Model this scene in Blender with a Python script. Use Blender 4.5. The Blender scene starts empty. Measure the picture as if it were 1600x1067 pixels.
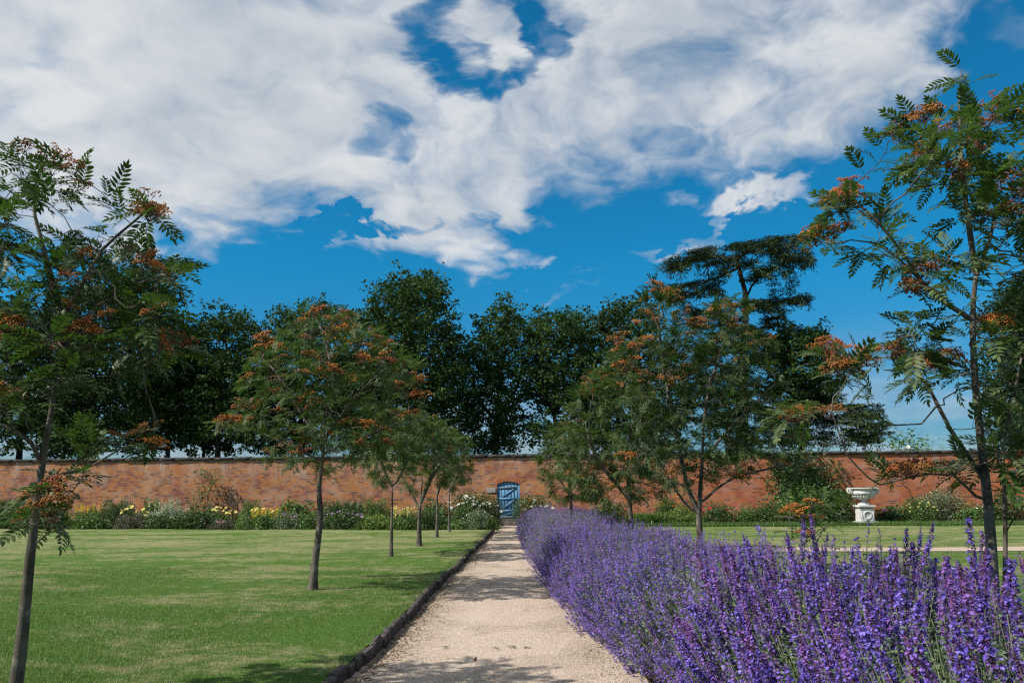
import bpy, bmesh, math, random
import numpy as np
from mathutils import Vector, Matrix

random.seed(7)
rng = np.random.default_rng(7)
scene = bpy.context.scene
COL = scene.collection
rad = math.radians

# ------------------------------------------------------------------ camera
FPX = 1600 * 28 / 36.0
PITCH = math.atan((760 - 533.5) / FPX)
YAW = math.atan(40 / FPX)
ROLL = rad(-0.38)
CAMH = 1.62
cam_d = bpy.data.cameras.new('camera')
cam = bpy.data.objects.new('camera', cam_d)
COL.objects.link(cam)
cam_d.lens = 28
cam_d.sensor_width = 36
cam_d.clip_start = 0.05
cam_d.clip_end = 9000
cam_d.dof.use_dof = True
cam_d.dof.focus_distance = 17
cam_d.dof.aperture_fstop = 9.0
CAMROT = (Matrix.Rotation(YAW, 3, 'Z') @ Matrix.Rotation(math.pi / 2 + PITCH, 3, 'X') @ Matrix.Rotation(ROLL, 3, 'Z'))
cam.matrix_world = Matrix.Translation((0, 0, CAMH)) @ CAMROT.to_4x4()
scene.camera = cam


def ray(px, py):
    return (CAMROT @ Vector(((px - 800) / FPX, (533.5 - py) / FPX, -1))).normalized()


def at(px, py, Y):
    d = ray(px, py)
    t = Y / d.y
    return np.array((d.x * t, Y, CAMH + d.z * t))


def gnd(px, py, z=0.0):
    d = ray(px, py)
    t = (z - CAMH) / d.z
    return np.array((d.x * t, d.y * t, z))


def azel(px, py):
    d = ray(px, py)
    return math.degrees(math.atan2(d.x, d.y)), math.degrees(math.asin(d.z))


# ------------------------------------------------------------------ light
SUN_EL, SUN_AZ = 47.0, -114.0      # azimuth from +Y towards +X; the sun stands to the left, a little behind the camera
sun_dir = Vector((math.sin(rad(SUN_AZ)) * math.cos(rad(SUN_EL)), math.cos(rad(SUN_AZ)) * math.cos(rad(SUN_EL)), math.sin(rad(SUN_EL))))
sun_d = bpy.data.lights.new('sun', 'SUN')
sun_d.energy = 5.0
sun_d.angle = rad(0.53)
sun_d.color = (1.0, 0.945, 0.86)
sun = bpy.data.objects.new('sun', sun_d)
COL.objects.link(sun)
sun.rotation_euler = (-sun_dir).to_track_quat('-Z', 'Y').to_euler()
sun.location = (-60, -10, 60)

vs = scene.view_settings
vs.view_transform = 'Standard'
vs.look = 'None'
vs.exposure = 0.32
vs.gamma = 1.0
vs.use_curve_mapping = False
scene.cycles.use_denoising = False
scene.cycles.pixel_filter_type = 'BLACKMAN_HARRIS'
scene.cycles.filter_width = 1.25
scene.cycles.max_bounces = 8
scene.cycles.sample_clamp_indirect = 4.0


class NT:
    """small node-tree helper"""
    def __init__(self, tree):
        self.t = tree
        tree.nodes.clear()

    def n(self, kind, **kw):
        nd = self.t.nodes.new(kind)
        for k, v in kw.items():
            setattr(nd, k, v)
        return nd

    def put(self, sock, v):
        if hasattr(v, 'is_output') or isinstance(v, bpy.types.NodeSocket):
            self.t.links.new(v, sock)
        elif v is not None:
            if isinstance(v, (tuple, list)) and sock.type == 'RGBA' and len(v) == 3:
                v = (*v, 1)
            sock.default_value = v

    def m(self, op, a, b=None, c=None, clamp=False):
        nd = self.n('ShaderNodeMath', operation=op, use_clamp=clamp)
        for i, v in enumerate((a, b, c)):
            if v is not None:
                self.put(nd.inputs[i], v)
        return nd.outputs[0]

    def vm(self, op, a, b=None):
        nd = self.n('ShaderNodeVectorMath', operation=op)
        self.put(nd.inputs[0], a)
        if b is not None:
            self.put(nd.inputs[1], b)
        return nd.outputs[0]

    def noise(self, vec, scale, detail=4, rough=0.5, dist=0.0, col=False):
        nd = self.n('ShaderNodeTexNoise')
        if vec is not None:
            self.put(nd.inputs['Vector'], vec)
        nd.inputs['Scale'].default_value = scale
        nd.inputs['Detail'].default_value = detail
        nd.inputs['Roughness'].default_value = rough
        nd.inputs['Distortion'].default_value = dist
        return nd.outputs['Color' if col else 'Fac']

    def ss(self, v, lo, hi, a=0.0, b=1.0):
        nd = self.n('ShaderNodeMapRange', interpolation_type='SMOOTHSTEP')
        self.put(nd.inputs['Value'], v)
        for k, x in (('From Min', lo), ('From Max', hi), ('To Min', a), ('To Max', b)):
            self.put(nd.inputs[k], x)
        return nd.outputs['Result']

    def mix(self, f, a, b, blend='MIX'):
        nd = self.n('ShaderNodeMix', data_type='RGBA', blend_type=blend)
        self.put(nd.inputs[0], f)
        self.put(nd.inputs[6], a)
        self.put(nd.inputs[7], b)
        return nd.outputs[2]

    def comb(self, x, y, z):
        nd = self.n('ShaderNodeCombineXYZ')
        for i, v in enumerate((x, y, z)):
            self.put(nd.inputs[i], v)
        return nd.outputs[0]

    def sep(self, v):
        nd = self.n('ShaderNodeSeparateXYZ')
        self.put(nd.inputs[0], v)
        return nd.outputs

    def bump(self, h, strength, dist, normal=None):
        nd = self.n('ShaderNodeBump')
        nd.inputs['Strength'].default_value = strength
        nd.inputs['Distance'].default_value = dist
        self.put(nd.inputs['Height'], h)
        if normal is not None:
            self.put(nd.inputs['Normal'], normal)
        return nd.outputs[0]


# ------------------------------------------------------------------ world: sky with broken cloud
world = bpy.data.worlds.new('World')
scene.world = world
world.use_nodes = True
W = NT(world.node_tree)
sky = W.n('ShaderNodeTexSky', sky_type='NISHITA')
sky.sun_disc = False
sky.sun_elevation = rad(SUN_EL)
sky.sun_rotation = rad(SUN_AZ)
sky.air_density = 1.0
sky.dust_density = 0.25
sky.ozone_density = 3.0
tc = W.n('ShaderNodeTexCoord')
dx, dy, dz = W.sep(tc.outputs['Generated'])
az = W.m('MULTIPLY', W.m('ARCTAN2', dx, dy), 180 / math.pi)
el = W.m('MULTIPLY', W.m('ARCSINE', dz), 180 / math.pi)
tintc = W.mix(W.ss(el, 1.0, 17.0), (0.36, 0.66, 0.92), (0.10, 1.10, 1.42))
skycol = W.mix(1.0, sky.outputs[0], tintc, 'MULTIPLY')
den = W.m('ADD', W.m('MAXIMUM', dz, 0.0), 0.30)
pu = W.m('DIVIDE', dx, den)
pv = W.m('DIVIDE', dy, den)
P = W.comb(pu, pv, 0.0)
warp = W.vm('SCALE', W.vm('SUBTRACT', W.noise(P, 2.6, 4, 0.55, col=True), (0.5, 0.5, 0.5)))
warp.node.inputs['Scale'].default_value = 0.30
Pw = W.vm('ADD', P, warp)
n_big = W.noise(Pw, 2.7, 8, 0.55)
n_fine = W.noise(Pw, 8.5, 8, 0.56)
n_sh = W.noise(W.vm('ADD', Pw, (-0.07, -0.02, 0.0)), 2.8, 5, 0.48)
n_sh2 = W.noise(Pw, 2.8, 5, 0.48)
ragx, ragy, _rz = W.sep(W.vm('SUBTRACT', W.noise(Pw, 5.0, 6, 0.55, col=True), (0.5, 0.5, 0.5)))
az_r = W.m('ADD', az, W.m('MULTIPLY', ragx, 17.0))
el_r = W.m('ADD', el, W.m('MULTIPLY', ragy, 11.0))
# lower edge of the cloud bank, elevation against azimuth
fc = W.n('ShaderNodeFloatCurve')
edge = [(-360, 400), (0, 428), (180, 415), (320, 400), (430, 380), (520, 392), (600, 432), (700, 425), (790, 400), (860, 350),
        (1000, 335), (1150, 318), (1290, 270), (1390, 215), (1450, 130), (1530, 20), (1600, -30)]
pts = []
for ex, ey in edge:
    a_, e_ = azel(ex, ey)
    pts.append(((a_ + 60) / 120, e_ / 60))
pts = [(0.0, 0.30)] + pts + [(0.86, 0.52), (1.0, 0.42)]
cv = fc.mapping.curves[0]
cv.points[0].location = pts[0]
cv.points[1].location = pts[-1]
for p_ in pts[1:-1]:
    cv.points.new(*p_)
fc.mapping.update()
W.put(fc.inputs['Value'], W.m('DIVIDE', W.m('ADD', az_r, 60), 120, clamp=True))
over = W.m('SUBTRACT', el_r, W.m('MULTIPLY', fc.outputs[0], 60))
cov = W.ss(over, -2.8, 5.0, -0.52, 0.26)


def ellipse(px, py, rx, ry, amount, ang=0.0):
    a_, e_ = azel(px, py)
    k = 45.0 / 1000
    ux = W.m('SUBTRACT', az_r, a_)
    uy = W.m('SUBTRACT', el_r, e_)
    c, s = math.cos(rad(ang)), math.sin(rad(ang))
    qx = W.m('DIVIDE', W.m('ADD', W.m('MULTIPLY', ux, c), W.m('MULTIPLY', uy, s)), rx * k)
    qy = W.m('DIVIDE', W.m('SUBTRACT', W.m('MULTIPLY', uy, c), W.m('MULTIPLY', ux, s)), ry * k)
    r2 = W.m('ADD', W.m('MULTIPLY', qx, qx), W.m('MULTIPLY', qy, qy))
    return W.m('MULTIPLY', W.ss(r2, 0.0, 1.6, 1.0, 0.0), amount)


bias = cov
for e_ in ((675, 45, 55, 66, -0.44, 0), (735, 108, 95, 30, -0.46, 12), (830, 62, 42, 48, -0.42, 0), (742, 55, 60, 46, 0.22, 0), (880, 20, 40, 40, -0.2, 0), (600, 228, 55, 30, -0.34, 0), (555, 357, 130, 13, -0.50, 8),
           (790, 372, 60, 34, -0.3, 0), (690, 380, 90, 50, 0.2, 0), (805, 408, 56, 26, 0.50, 0), (1170, 308, 130, 26, 0.62, 4),
           (1010, 395, 170, 14, 0.40, 24), (240, 285, 80, 30, -0.30, 0), (250, 130, 420, 190, 0.26, 0), (1590, 50, 60, 50, 0.25, 0), (1040, 230, 60, 30, -.16, 0)):
    bias = W.m('ADD', bias, ellipse(*e_))
dens = W.m('ADD', bias, W.m('ADD', W.m('MULTIPLY', W.m('SUBTRACT', n_big, 0.5), 1.25), W.m('MULTIPLY', W.m('SUBTRACT', n_fine, 0.5), 1.15)))
alpha = W.ss(dens, -0.28, 0.48, 0.0, 0.97)
low = W.m('MULTIPLY', W.ss(el, 3.0, 12.0, 1.0, 0.0), W.ss(n_big, 0.42, 0.62, 0.0, 0.38))
alpha = W.m('MAXIMUM', alpha, low)
shade = W.m('ADD', W.m('MULTIPLY', W.m('SUBTRACT', n_sh2, n_sh), 2.6), W.m('MULTIPLY', W.m('SUBTRACT', 0.55, n_big), 1.1))
shade = W.m('ADD', shade, W.m('MULTIPLY', W.m('SUBTRACT', n_fine, 0.5), 0.9))
shade = W.m('ADD', 0.66, shade, clamp=True)
cloudcol = W.mix(shade, (3.9, 4.9, 6.1), (9.0, 9.25, 9.5))
final = W.mix(alpha, skycol, cloudcol)
bg = W.n('ShaderNodeBackground')
W.put(bg.inputs['Color'], final)
bg.inputs['Strength'].default_value = 0.066
out = W.n('ShaderNodeOutputWorld')
W.t.links.new(bg.outputs[0], out.inputs[0])


# ------------------------------------------------------------------ materials
MATS = {}


def new_mat(name):
    m = bpy.data.materials.new(name)
    m.use_nodes = True
    t = NT(m.node_tree)
    o = t.n('ShaderNodeOutputMaterial')
    MATS[name] = m
    return m, t, o


def principled(t, o, color, rough=0.8, normal=None, spec=0.3):
    b = t.n('ShaderNodeBsdfPrincipled')
    t.put(b.inputs['Base Color'], color)
    t.put(b.inputs['Roughness'], rough)
    b.inputs['Specular IOR Level'].default_value = spec
    if normal is not None:
        t.put(b.inputs['Normal'], normal)
    t.t.links.new(b.outputs[0], o.inputs[0])
    return b


def leaf_mat(name, top, under, rough=0.45, trans=0.25, var=0.5, tint=(0.20, 0.20, 0.03), spec=0.35):
    """two-sided leaf: each leaf differs a little in colour, light passes through"""
    m, t, o = new_mat(name)
    g = t.n('ShaderNodeNewGeometry')
    oi = t.n('ShaderNodeObjectInfo')
    r = t.m('FRACT', t.m('ADD', g.outputs['Random Per Island'], oi.outputs['Random']))
    big = t.noise(g.outputs['Position'], 1.3, 2)
    base = t.mix(g.outputs['Backfacing'], top, under)
    v = t.m('ADD', 1 - var * 0.5, t.m('MULTIPLY', r, var))
    v = t.m('MULTIPLY', v, t.m('ADD', 0.7, t.m('MULTIPLY', big, 0.6)))
    sc = t.vm('SCALE', base)
    t.put(sc.node.inputs['Scale'], v)
    c = t.mix(t.m('MULTIPLY', t.m('POWER', r, 4.0), 0.35), sc, tint)
    b = t.n('ShaderNodeBsdfPrincipled')
    t.put(b.inputs['Base Color'], c)
    b.inputs['Roughness'].default_value = rough
    b.inputs['Specular IOR Level'].default_value = spec
    tr = t.n('ShaderNodeBsdfTranslucent')
    t.put(tr.inputs['Color'], t.mix(0.5, c, (tint[0] * 0.8, tint[1] * 1.3, tint[2])))
    mx = t.n('ShaderNodeMixShader')
    mx.inputs[0].default_value = trans
    t.t.links.new(b.outputs[0], mx.inputs[1])
    t.t.links.new(tr.outputs[0], mx.inputs[2])
    t.t.links.new(mx.outputs[0], o.inputs[0])
    return m


def petal_mat(name, c1, c2, rough=0.6, trans=0.2, c3=None):
    m, t, o = new_mat(name)
    g = t.n('ShaderNodeNewGeometry')
    oi = t.n('ShaderNodeObjectInfo')
    r = t.m('FRACT', t.m('ADD', g.outputs['Random Per Island'], oi.outputs['Random']))
    c = t.mix(r, c1, c2)
    if c3:
        at_ = t.n('ShaderNodeAttribute', attribute_name='tint')
        v_ = t.m('FRACT', t.m('ADD', at_.outputs['Fac'], oi.outputs['Random']))
        c = t.mix(t.ss(v_, 0.38, 1.0, 0.0, 0.8), c, c3)
    b = t.n('ShaderNodeBsdfPrincipled')
    t.put(b.inputs['Base Color'], c)
    b.inputs['Roughness'].default_value = rough
    b.inputs['Specular IOR Level'].default_value = 0.2
    tr = t.n('ShaderNodeBsdfTranslucent')
    t.put(tr.inputs['Color'], c)
    mx = t.n('ShaderNodeMixShader')
    mx.inputs[0].default_value = trans
    t.t.links.new(b.outputs[0], mx.inputs[1])
    t.t.links.new(tr.outputs[0], mx.inputs[2])
    t.t.links.new(mx.outputs[0], o.inputs[0])
    return m


def bark_mat(name, c1, c2, c3, scale=9.0):
    m, t, o = new_mat(name)
    g = t.n('ShaderNodeNewGeometry')
    p = t.vm('MULTIPLY', g.outputs['Position'], (1, 1, 0.35))
    a = t.noise(p, scale, 6, 0.65)
    b_ = t.noise(g.outputs['Position'], scale * 0.35, 4, 0.6)
    f = t.noise(g.outputs['Position'], scale * 7, 3, 0.6)
    c = t.mix(t.ss(a, 0.35, 0.65), c1, c2)
    c = t.mix(t.ss(b_, 0.52, 0.68), c, c3)
    h = t.m('ADD', t.m('MULTIPLY', a, 0.7), t.m('MULTIPLY', f, 0.3))
    principled(t, o, c, 0.9, t.bump(h, 0.7, 0.02), 0.15)
    return m


def plain_mat(name, c1, c2, scale=6.0, rough=0.85, bump=0.3, dist=0.01, fine=40.0, spec=0.25):
    m, t, o = new_mat(name)
    tcn = t.n('ShaderNodeNewGeometry')
    a = t.noise(tcn.outputs['Position'], scale, 6, 0.6)
    f = t.noise(tcn.outputs['Position'], fine, 4, 0.6)
    c = t.mix(t.ss(t.m('ADD', t.m('MULTIPLY', a, 0.75), t.m('MULTIPLY', f, 0.25)), 0.35, 0.65), c1, c2)
    principled(t, o, c, rough, t.bump(f, bump, dist), spec)
    return m


# lawn: mown turf, drier streaks lie across the line of sight; the same colour field is used by the blades
def lawn_color(t, pos, blade=False):
    p = t.vm('MULTIPLY', pos, (0.42, 1.0, 0.0))
    w = t.vm('ADD', p, t.vm('SCALE', t.noise(pos, 0.5, 3, col=True)))
    w.node.inputs[1].links[0].from_node.inputs['Scale'].default_value = 0.6
    a = t.noise(w, 0.8, 8, 0.68)
    b_ = t.noise(pos, 2.3, 6, 0.65)
    x, y, z = t.sep(pos)
    far = t.ss(y, 9.0, 24.0, 0.0, 1.0)
    b2_ = t.noise(t.vm('MULTIPLY', pos, (0.7, 1.4, 0)), 6.0, 6, 0.7)
    dry = t.m('ADD', t.m('MULTIPLY', a, 0.46), t.m('ADD', t.m('MULTIPLY', b_, 0.22), t.m('MULTIPLY', b2_, 0.32)))
    dry = t.m('ADD', dry, t.m('MULTIPLY', far, 0.055))
    f = t.ss(dry, 0.495, 0.61)
    green = t.mix(t.noise(pos, 7.0, 5, 0.6), (0.058, 0.145, 0.016), (0.130, 0.235, 0.040))
    straw = t.mix(t.noise(pos, 11.0, 5, 0.6), (0.26, 0.265, 0.105), (0.48, 0.43, 0.245))
    return t.mix(t.m('MULTIPLY', f, 0.86), green, straw)


m, t, o = new_mat('lawn_turf')
g = t.n('ShaderNodeNewGeometry')
c = lawn_color(t, g.outputs['Position'])
fine = t.noise(g.outputs['Position'], 55, 6, 0.7)
fine2 = t.noise(t.vm('MULTIPLY', g.outputs['Position'], (1, 1, 0)), 140, 3, 0.7)
tuft = t.noise(t.vm('MULTIPLY', g.outputs['Position'], (1, 1, 0)), 17, 6, 0.75)
c = t.mix(t.ss(t.m('ADD', t.m('MULTIPLY', fine, 0.5), t.m('MULTIPLY', tuft, 0.5)), 0.40, 0.58), t.mix(0.62, c, (0.020, 0.034, 0.008)), c)
c = t.mix(t.ss(tuft, 0.60, 0.72, 0.0, 0.55), c, (0.36, 0.33, 0.18))
principled(t, o, c, 0.9, t.bump(t.m('ADD', fine, t.m('MULTIPLY', fine2, 0.6)), 0.9, 0.03), 0.1)

m, t, o = new_mat('grass_blade')
g = t.n('ShaderNodeNewGeometry')
c = lawn_color(t, g.outputs['Position'], True)
r = g.outputs['Random Per Island']
c = t.mix(t.m('MULTIPLY', t.m('POWER', r, 5.0), 0.5), c, (0.42, 0.36, 0.20))
sc_ = t.vm('SCALE', c)
t.put(sc_.node.inputs['Scale'], t.m('ADD', 0.75, t.m('MULTIPLY', r, 0.7)))
b = principled(t, o, sc_, 0.55, None, 0.3)
tr = t.n('ShaderNodeBsdfTranslucent')
t.put(tr.inputs['Color'], sc_)
mx = t.n('ShaderNodeMixShader')
mx.inputs[0].default_value = 0.3
t.t.links.new(b.outputs[0], mx.inputs[1])
t.t.links.new(tr.outputs[0], mx.inputs[2])
t.t.links.new(mx.outputs[0], o.inputs[0])

# gravel
m, t, o = new_mat('gravel_path')
g = t.n('ShaderNodeNewGeometry')
pos = g.outputs['Position']
vor = t.n('ShaderNodeTexVoronoi')
t.put(vor.inputs['Vector'], pos)
vor.inputs['Scale'].default_value = 95
vr = t.sep(vor.outputs['Color'])[0]
a = t.noise(pos, 0.9, 6, 0.65)
fine = t.noise(pos, 38, 6, 0.72)
x, y, z = t.sep(pos)
edgel = t.ss(t.m('ADD', x, t.m('MULTIPLY', t.m('SUBTRACT', t.noise(pos, 1.7, 5, 0.65), 0.5), 1.3)), -1.75, -0.95, 1.0, 0.0)
c = t.mix(vr, (0.38, 0.295, 0.232), (0.63, 0.515, 0.42))
c = t.mix(t.ss(fine, 0.34, 0.56, 0.62, 0.0), c, (0.215, 0.165, 0.12))
c = t.mix(t.m('MULTIPLY', t.ss(a, 0.46, 0.66, 0.0, 0.75), t.ss(fine, 0.62, 0.42)), c, (0.20, 0.155, 0.105))
lt = t.noise(t.vm('MULTIPLY', pos, (1.4, 0.25, 0)), 1.3, 5, 0.6)
c = t.mix(t.m('MULTIPLY', t.ss(lt, 0.5, 0.66, 0.0, 0.4), t.ss(fine, 0.40, 0.6)), c, (0.60, 0.52, 0.43))
mott = t.m('MULTIPLY', edgel, t.ss(t.noise(pos, 13, 6, 0.75), 0.42, 0.60))
c = t.mix(t.m('MULTIPLY', mott, 0.8), c, (0.135, 0.10, 0.060))
h = t.m('ADD', t.m('MULTIPLY', vor.outputs['Distance'], -0.6), fine)
principled(t, o, c, 0.95, t.bump(h, 0.9, 0.012), 0.1)

plain_mat('soil', (0.035, 0.024, 0.016), (0.075, 0.052, 0.034), 5, 0.95, 0.9, 0.04, 30)
plain_mat('field', (0.05, 0.08, 0.025), (0.10, 0.12, 0.045), 0.3, 0.95, 0.6, 0.05, 6)
plain_mat('kerb_stone', (0.034, 0.030, 0.027), (0.105, 0.090, 0.078), 9, 0.92, 0.8, 0.012, 60)
plain_mat('pebble', (0.30, 0.24, 0.18), (0.60, 0.51, 0.41), 60, 0.9, 0.2, 0.002, 200)
plain_mat('debris', (0.05, 0.035, 0.02), (0.17, 0.12, 0.07), 14, 0.95, 0.3, 0.01, 90)
plain_mat('coping_stone', (0.020, 0.018, 0.017), (0.060, 0.055, 0.050), 3.5, 0.92, 0.7, 0.02, 35)
plain_mat('plaque_stone', (0.26, 0.23, 0.205), (0.36, 0.32, 0.29), 9, 0.9, 0.4, 0.01, 60)
plain_mat('step_stone', (0.07, 0.065, 0.06), (0.17, 0.155, 0.14), 5, 0.92, 0.5, 0.01, 45)
plain_mat('iron', (0.02, 0.02, 0.022), (0.05, 0.042, 0.036), 12, 0.7, 0.3, 0.004, 90)

# urn: painted stone, weather grey in patches
m, t, o = new_mat('urn_stone')
g = t.n('ShaderNodeNewGeometry')
a = t.noise(g.outputs['Position'], 6, 6, 0.7)
f = t.noise(g.outputs['Position'], 34, 5, 0.7)
c = t.mix(t.ss(a, 0.50, 0.66, 0.0, 0.7), (0.62, 0.605, 0.575), (0.34, 0.34, 0.325))
c = t.mix(t.ss(f, 0.54, 0.68, 0.0, 0.75), c, (0.17, 0.165, 0.15))
principled(t, o, c, 0.8, t.bump(f, 0.5, 0.01), 0.25)

# blue door paint
m, t, o = new_mat('door_paint')
g = t.n('ShaderNodeNewGeometry')
oi = t.n('ShaderNodeObjectInfo')
a = t.noise(t.vm('MULTIPLY', g.outputs['Position'], (1, 1, 0.12)), 28, 5, 0.7)
b_ = t.noise(g.outputs['Position'], 4, 4, 0.6)
c = t.mix(a, (0.052, 0.150, 0.255), (0.100, 0.220, 0.335))
c = t.mix(t.ss(b_, 0.5, 0.7, 0, 0.5), c, (0.12, 0.23, 0.32))
c = t.mix(t.m('MULTIPLY', oi.outputs['Random'], 0.4), c, (0.06, 0.20, 0.36))
principled(t, o, c, 0.6, t.bump(a, 0.4, 0.004), 0.3)
plain_mat('door_weathered', (0.07, 0.13, 0.18), (0.14, 0.17, 0.19), 14, 0.8, 0.4, 0.004, 70)

# brick wall: real-size courses, patches of orange / plum, lime streaks below the coping
m, t, o = new_mat('brick_wall')
tcn = t.n('ShaderNodeTexCoord')
x, y, z = t.sep(tcn.outputs['Object'])
wob = t.m('MULTIPLY', t.m('SUBTRACT', t.noise(tcn.outputs['Object'], 0.5, 3), 0.5), 0.10)
uv = t.comb(t.m('ADD', x, t.m('MULTIPLY', y, 1.0)), t.m('ADD', z, wob), 0.0)
bt = t.n('ShaderNodeTexBrick')
bt.offset = 0.5
bt.offset_frequency = 2
t.put(bt.inputs['Vector'], uv)
bt.inputs['Color1'].default_value = (0, 0, 0, 1)
bt.inputs['Color2'].default_value = (1, 1, 1, 1)
bt.inputs['Mortar'].default_value = (0.5, 0.5, 0.5, 1)
bt.inputs['Scale'].default_value = 1.0
bt.inputs['Mortar Size'].default_value = 0.0075
bt.inputs['Mortar Smooth'].default_value = 0.25
bt.inputs['Brick Width'].default_value = 0.24
bt.inputs['Row Height'].default_value = 0.083
ob = tcn.outputs['Object']
rnd = t.sep(bt.outputs['Color'])[0]
big = t.noise(ob, 0.30, 5, 0.6)
mid = t.noise(ob, 1.3, 6, 0.68)
pat = t.noise(t.vm('MULTIPLY', ob, (0.45, 1, 1.6)), 1.1, 5, 0.6)
fine = t.noise(ob, 22, 5, 0.7)
orange = t.mix(rnd, (0.52, 0.185, 0.055), (0.41, 0.190, 0.078))
plum = t.mix(rnd, (0.34, 0.085, 0.048), (0.24, 0.095, 0.078))
pale = t.mix(rnd, (0.51, 0.28, 0.175), (0.45, 0.23, 0.13))
rightness = t.ss(x, -4.0, 10.0, 0.0, 1.0)
c = t.mix(t.ss(t.m('ADD', pat, t.m('MULTIPLY', t.m('SUBTRACT', rnd, 0.5), 0.30)), 0.44, 0.60), orange, plum)
c = t.mix(t.ss(t.m('ADD', mid, t.m('MULTIPLY', t.m('SUBTRACT', rnd, 0.5), 0.25)), 0.46, 0.70, 0.0, 0.85), c, pale)
c = t.mix(t.m('MULTIPLY', rightness, 0.5), c, (0.52, 0.110, 0.038))
ochre = t.ss(t.noise(t.vm('ADD', ob, (7, 0, 3)), 0.8, 5, 0.6), 0.50, 0.68, 0.0, 0.55)
c = t.mix(t.m('MULTIPLY', ochre, t.m('SUBTRACT', 1.0, rightness)), c, (0.50, 0.235, 0.075))
dark = t.m('GREATER_THAN', t.m('FRACT', t.m('MULTIPLY', rnd, 7.13)), 0.90)
c = t.mix(t.m('MULTIPLY', dark, 0.6), c, (0.10, 0.055, 0.05))
mort = t.mix(t.ss(mid, 0.4, 0.65), (0.20, 0.13, 0.095), (0.46, 0.37, 0.30))
c = t.mix(bt.outputs['Fac'], c, mort)
# lime bloom running down from the coping
topd = t.ss(z, 1.35, 3.0, 0.0, 1.0)
st = t.noise(t.comb(t.m('MULTIPLY', x, 1.0), 0.0, t.m('MULTIPLY', z, 0.10)), 1.5, 6, 0.72)
streak = t.m('MULTIPLY', t.ss(st, 0.53, 0.66), topd)
bloom = t.m('MULTIPLY', t.ss(t.noise(ob, 0.75, 6, 0.7), 0.50, 0.68), t.ss(z, 0.6, 2.7, 0.10, 0.9))
lime = t.m('MULTIPLY', t.m('MAXIMUM', streak, t.m('MULTIPLY', bloom, 0.75)), t.ss(fine, 0.30, 0.62, 0.25, 1.0))
c = t.mix(t.m('MULTIPLY', lime, 0.62), c, (0.60, 0.51, 0.45))
hole = t.ss(t.noise(ob, 3.6, 6, 0.72), 0.58, 0.70)
c = t.mix(t.m('MULTIPLY', hole, 0.7), c, (0.16, 0.08, 0.06))
h = t.m('SUBTRACT', t.m('MULTIPLY', t.m('SUBTRACT', 1.0, bt.outputs['Fac']), 0.7), t.m('MULTIPLY', hole, 1.0))
h = t.m('ADD', h, t.m('ADD', t.m('MULTIPLY', rnd, 0.35), t.m('MULTIPLY', fine, 0.35)))
principled(t, o, c, 0.92, t.bump(h, 0.75, 0.020), 0.12)
plain_mat('arch_brick', (0.33, 0.09, 0.04), (0.50, 0.19, 0.09), 7, 0.92, 0.5, 0.01, 50)

bark_mat('rowan_bark', (0.066, 0.056, 0.042), (0.145, 0.125, 0.098), (0.23, 0.205, 0.16), 11)
bark_mat('oak_bark', (0.018, 0.015, 0.012), (0.045, 0.038, 0.030), (0.06, 0.055, 0.04), 3)
bark_mat('cedar_bark', (0.026, 0.020, 0.016), (0.05, 0.04, 0.034), (0.07, 0.06, 0.05), 3)
plain_mat('shrub_stem', (0.05, 0.035, 0.02), (0.10, 0.075, 0.04), 12, 0.9)
plain_mat('dead_stem', (0.06, 0.03, 0.02), (0.12, 0.06, 0.04), 12, 0.9)

leaf_mat('rowan_leaf', (0.017, 0.045, 0.008), (0.050, 0.082, 0.030), 0.5, 0.24, 0.8, (0.13, 0.18, 0.03), 0.24)
leaf_mat('rowan_leaf_light', (0.032, 0.074, 0.013), (0.074, 0.110, 0.043), 0.5, 0.28, 0.8, (0.17, 0.21, 0.04), 0.22)
leaf_mat('oak_leaf', (0.028, 0.060, 0.013), (0.038, 0.070, 0.02), 0.65, 0.16, 0.9, (0.085, 0.12, 0.02), 0.12)
leaf_mat('oak_leaf_dark', (0.020, 0.044, 0.011), (0.028, 0.052, 0.016), 0.65, 0.14, 0.9, (0.07, 0.10, 0.02), 0.12)
leaf_mat('cedar_needle', (0.046, 0.072, 0.030), (0.046, 0.072, 0.030), 0.7, 0.06, 0.8, (0.095, 0.115, 0.05), 0.12)
leaf_mat('leaf_mid', (0.080, 0.175, 0.036), (0.09, 0.15, 0.05), 0.5, 0.25, 0.7)
leaf_mat('leaf_dark', (0.036, 0.090, 0.024), (0.06, 0.10, 0.035), 0.45, 0.2, 0.7)
leaf_mat('leaf_lime', (0.130, 0.215, 0.035), (0.16, 0.23, 0.06), 0.5, 0.3, 0.6)
leaf_mat('leaf_grey', (0.125, 0.165, 0.095), (0.17, 0.21, 0.13), 0.6, 0.25, 0.6)
leaf_mat('leaf_silver', (0.34, 0.38, 0.26), (0.40, 0.42, 0.31), 0.6, 0.25, 0.5, (0.4, 0.4, 0.25))
leaf_mat('leaf_strap', (0.095, 0.185, 0.040), (0.075, 0.145, 0.04), 0.4, 0.25, 0.6)
leaf_mat('leaf_iris', (0.035, 0.085, 0.030), (0.05, 0.10, 0.04), 0.42, 0.2, 0.6)
leaf_mat('leaf_purple', (0.105, 0.105, 0.060), (0.13, 0.12, 0.075), 0.5, 0.2, 0.6, (0.13, 0.10, 0.05))
leaf_mat('catmint_leaf', (0.095, 0.155, 0.070), (0.140, 0.190, 0.110), 0.6, 0.22, 0.7, (0.17, 0.20, 0.06))
leaf_mat('catmint_stem', (0.135, 0.165, 0.085), (0.135, 0.165, 0.085), 0.6, 0.1, 0.6, (0.16, 0.09, 0.12))
petal_mat('catmint_flower', (0.105, 0.066, 0.44), (0.30, 0.225, 0.72), 0.6, 0.3, (0.31, 0.13, 0.42))
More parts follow.
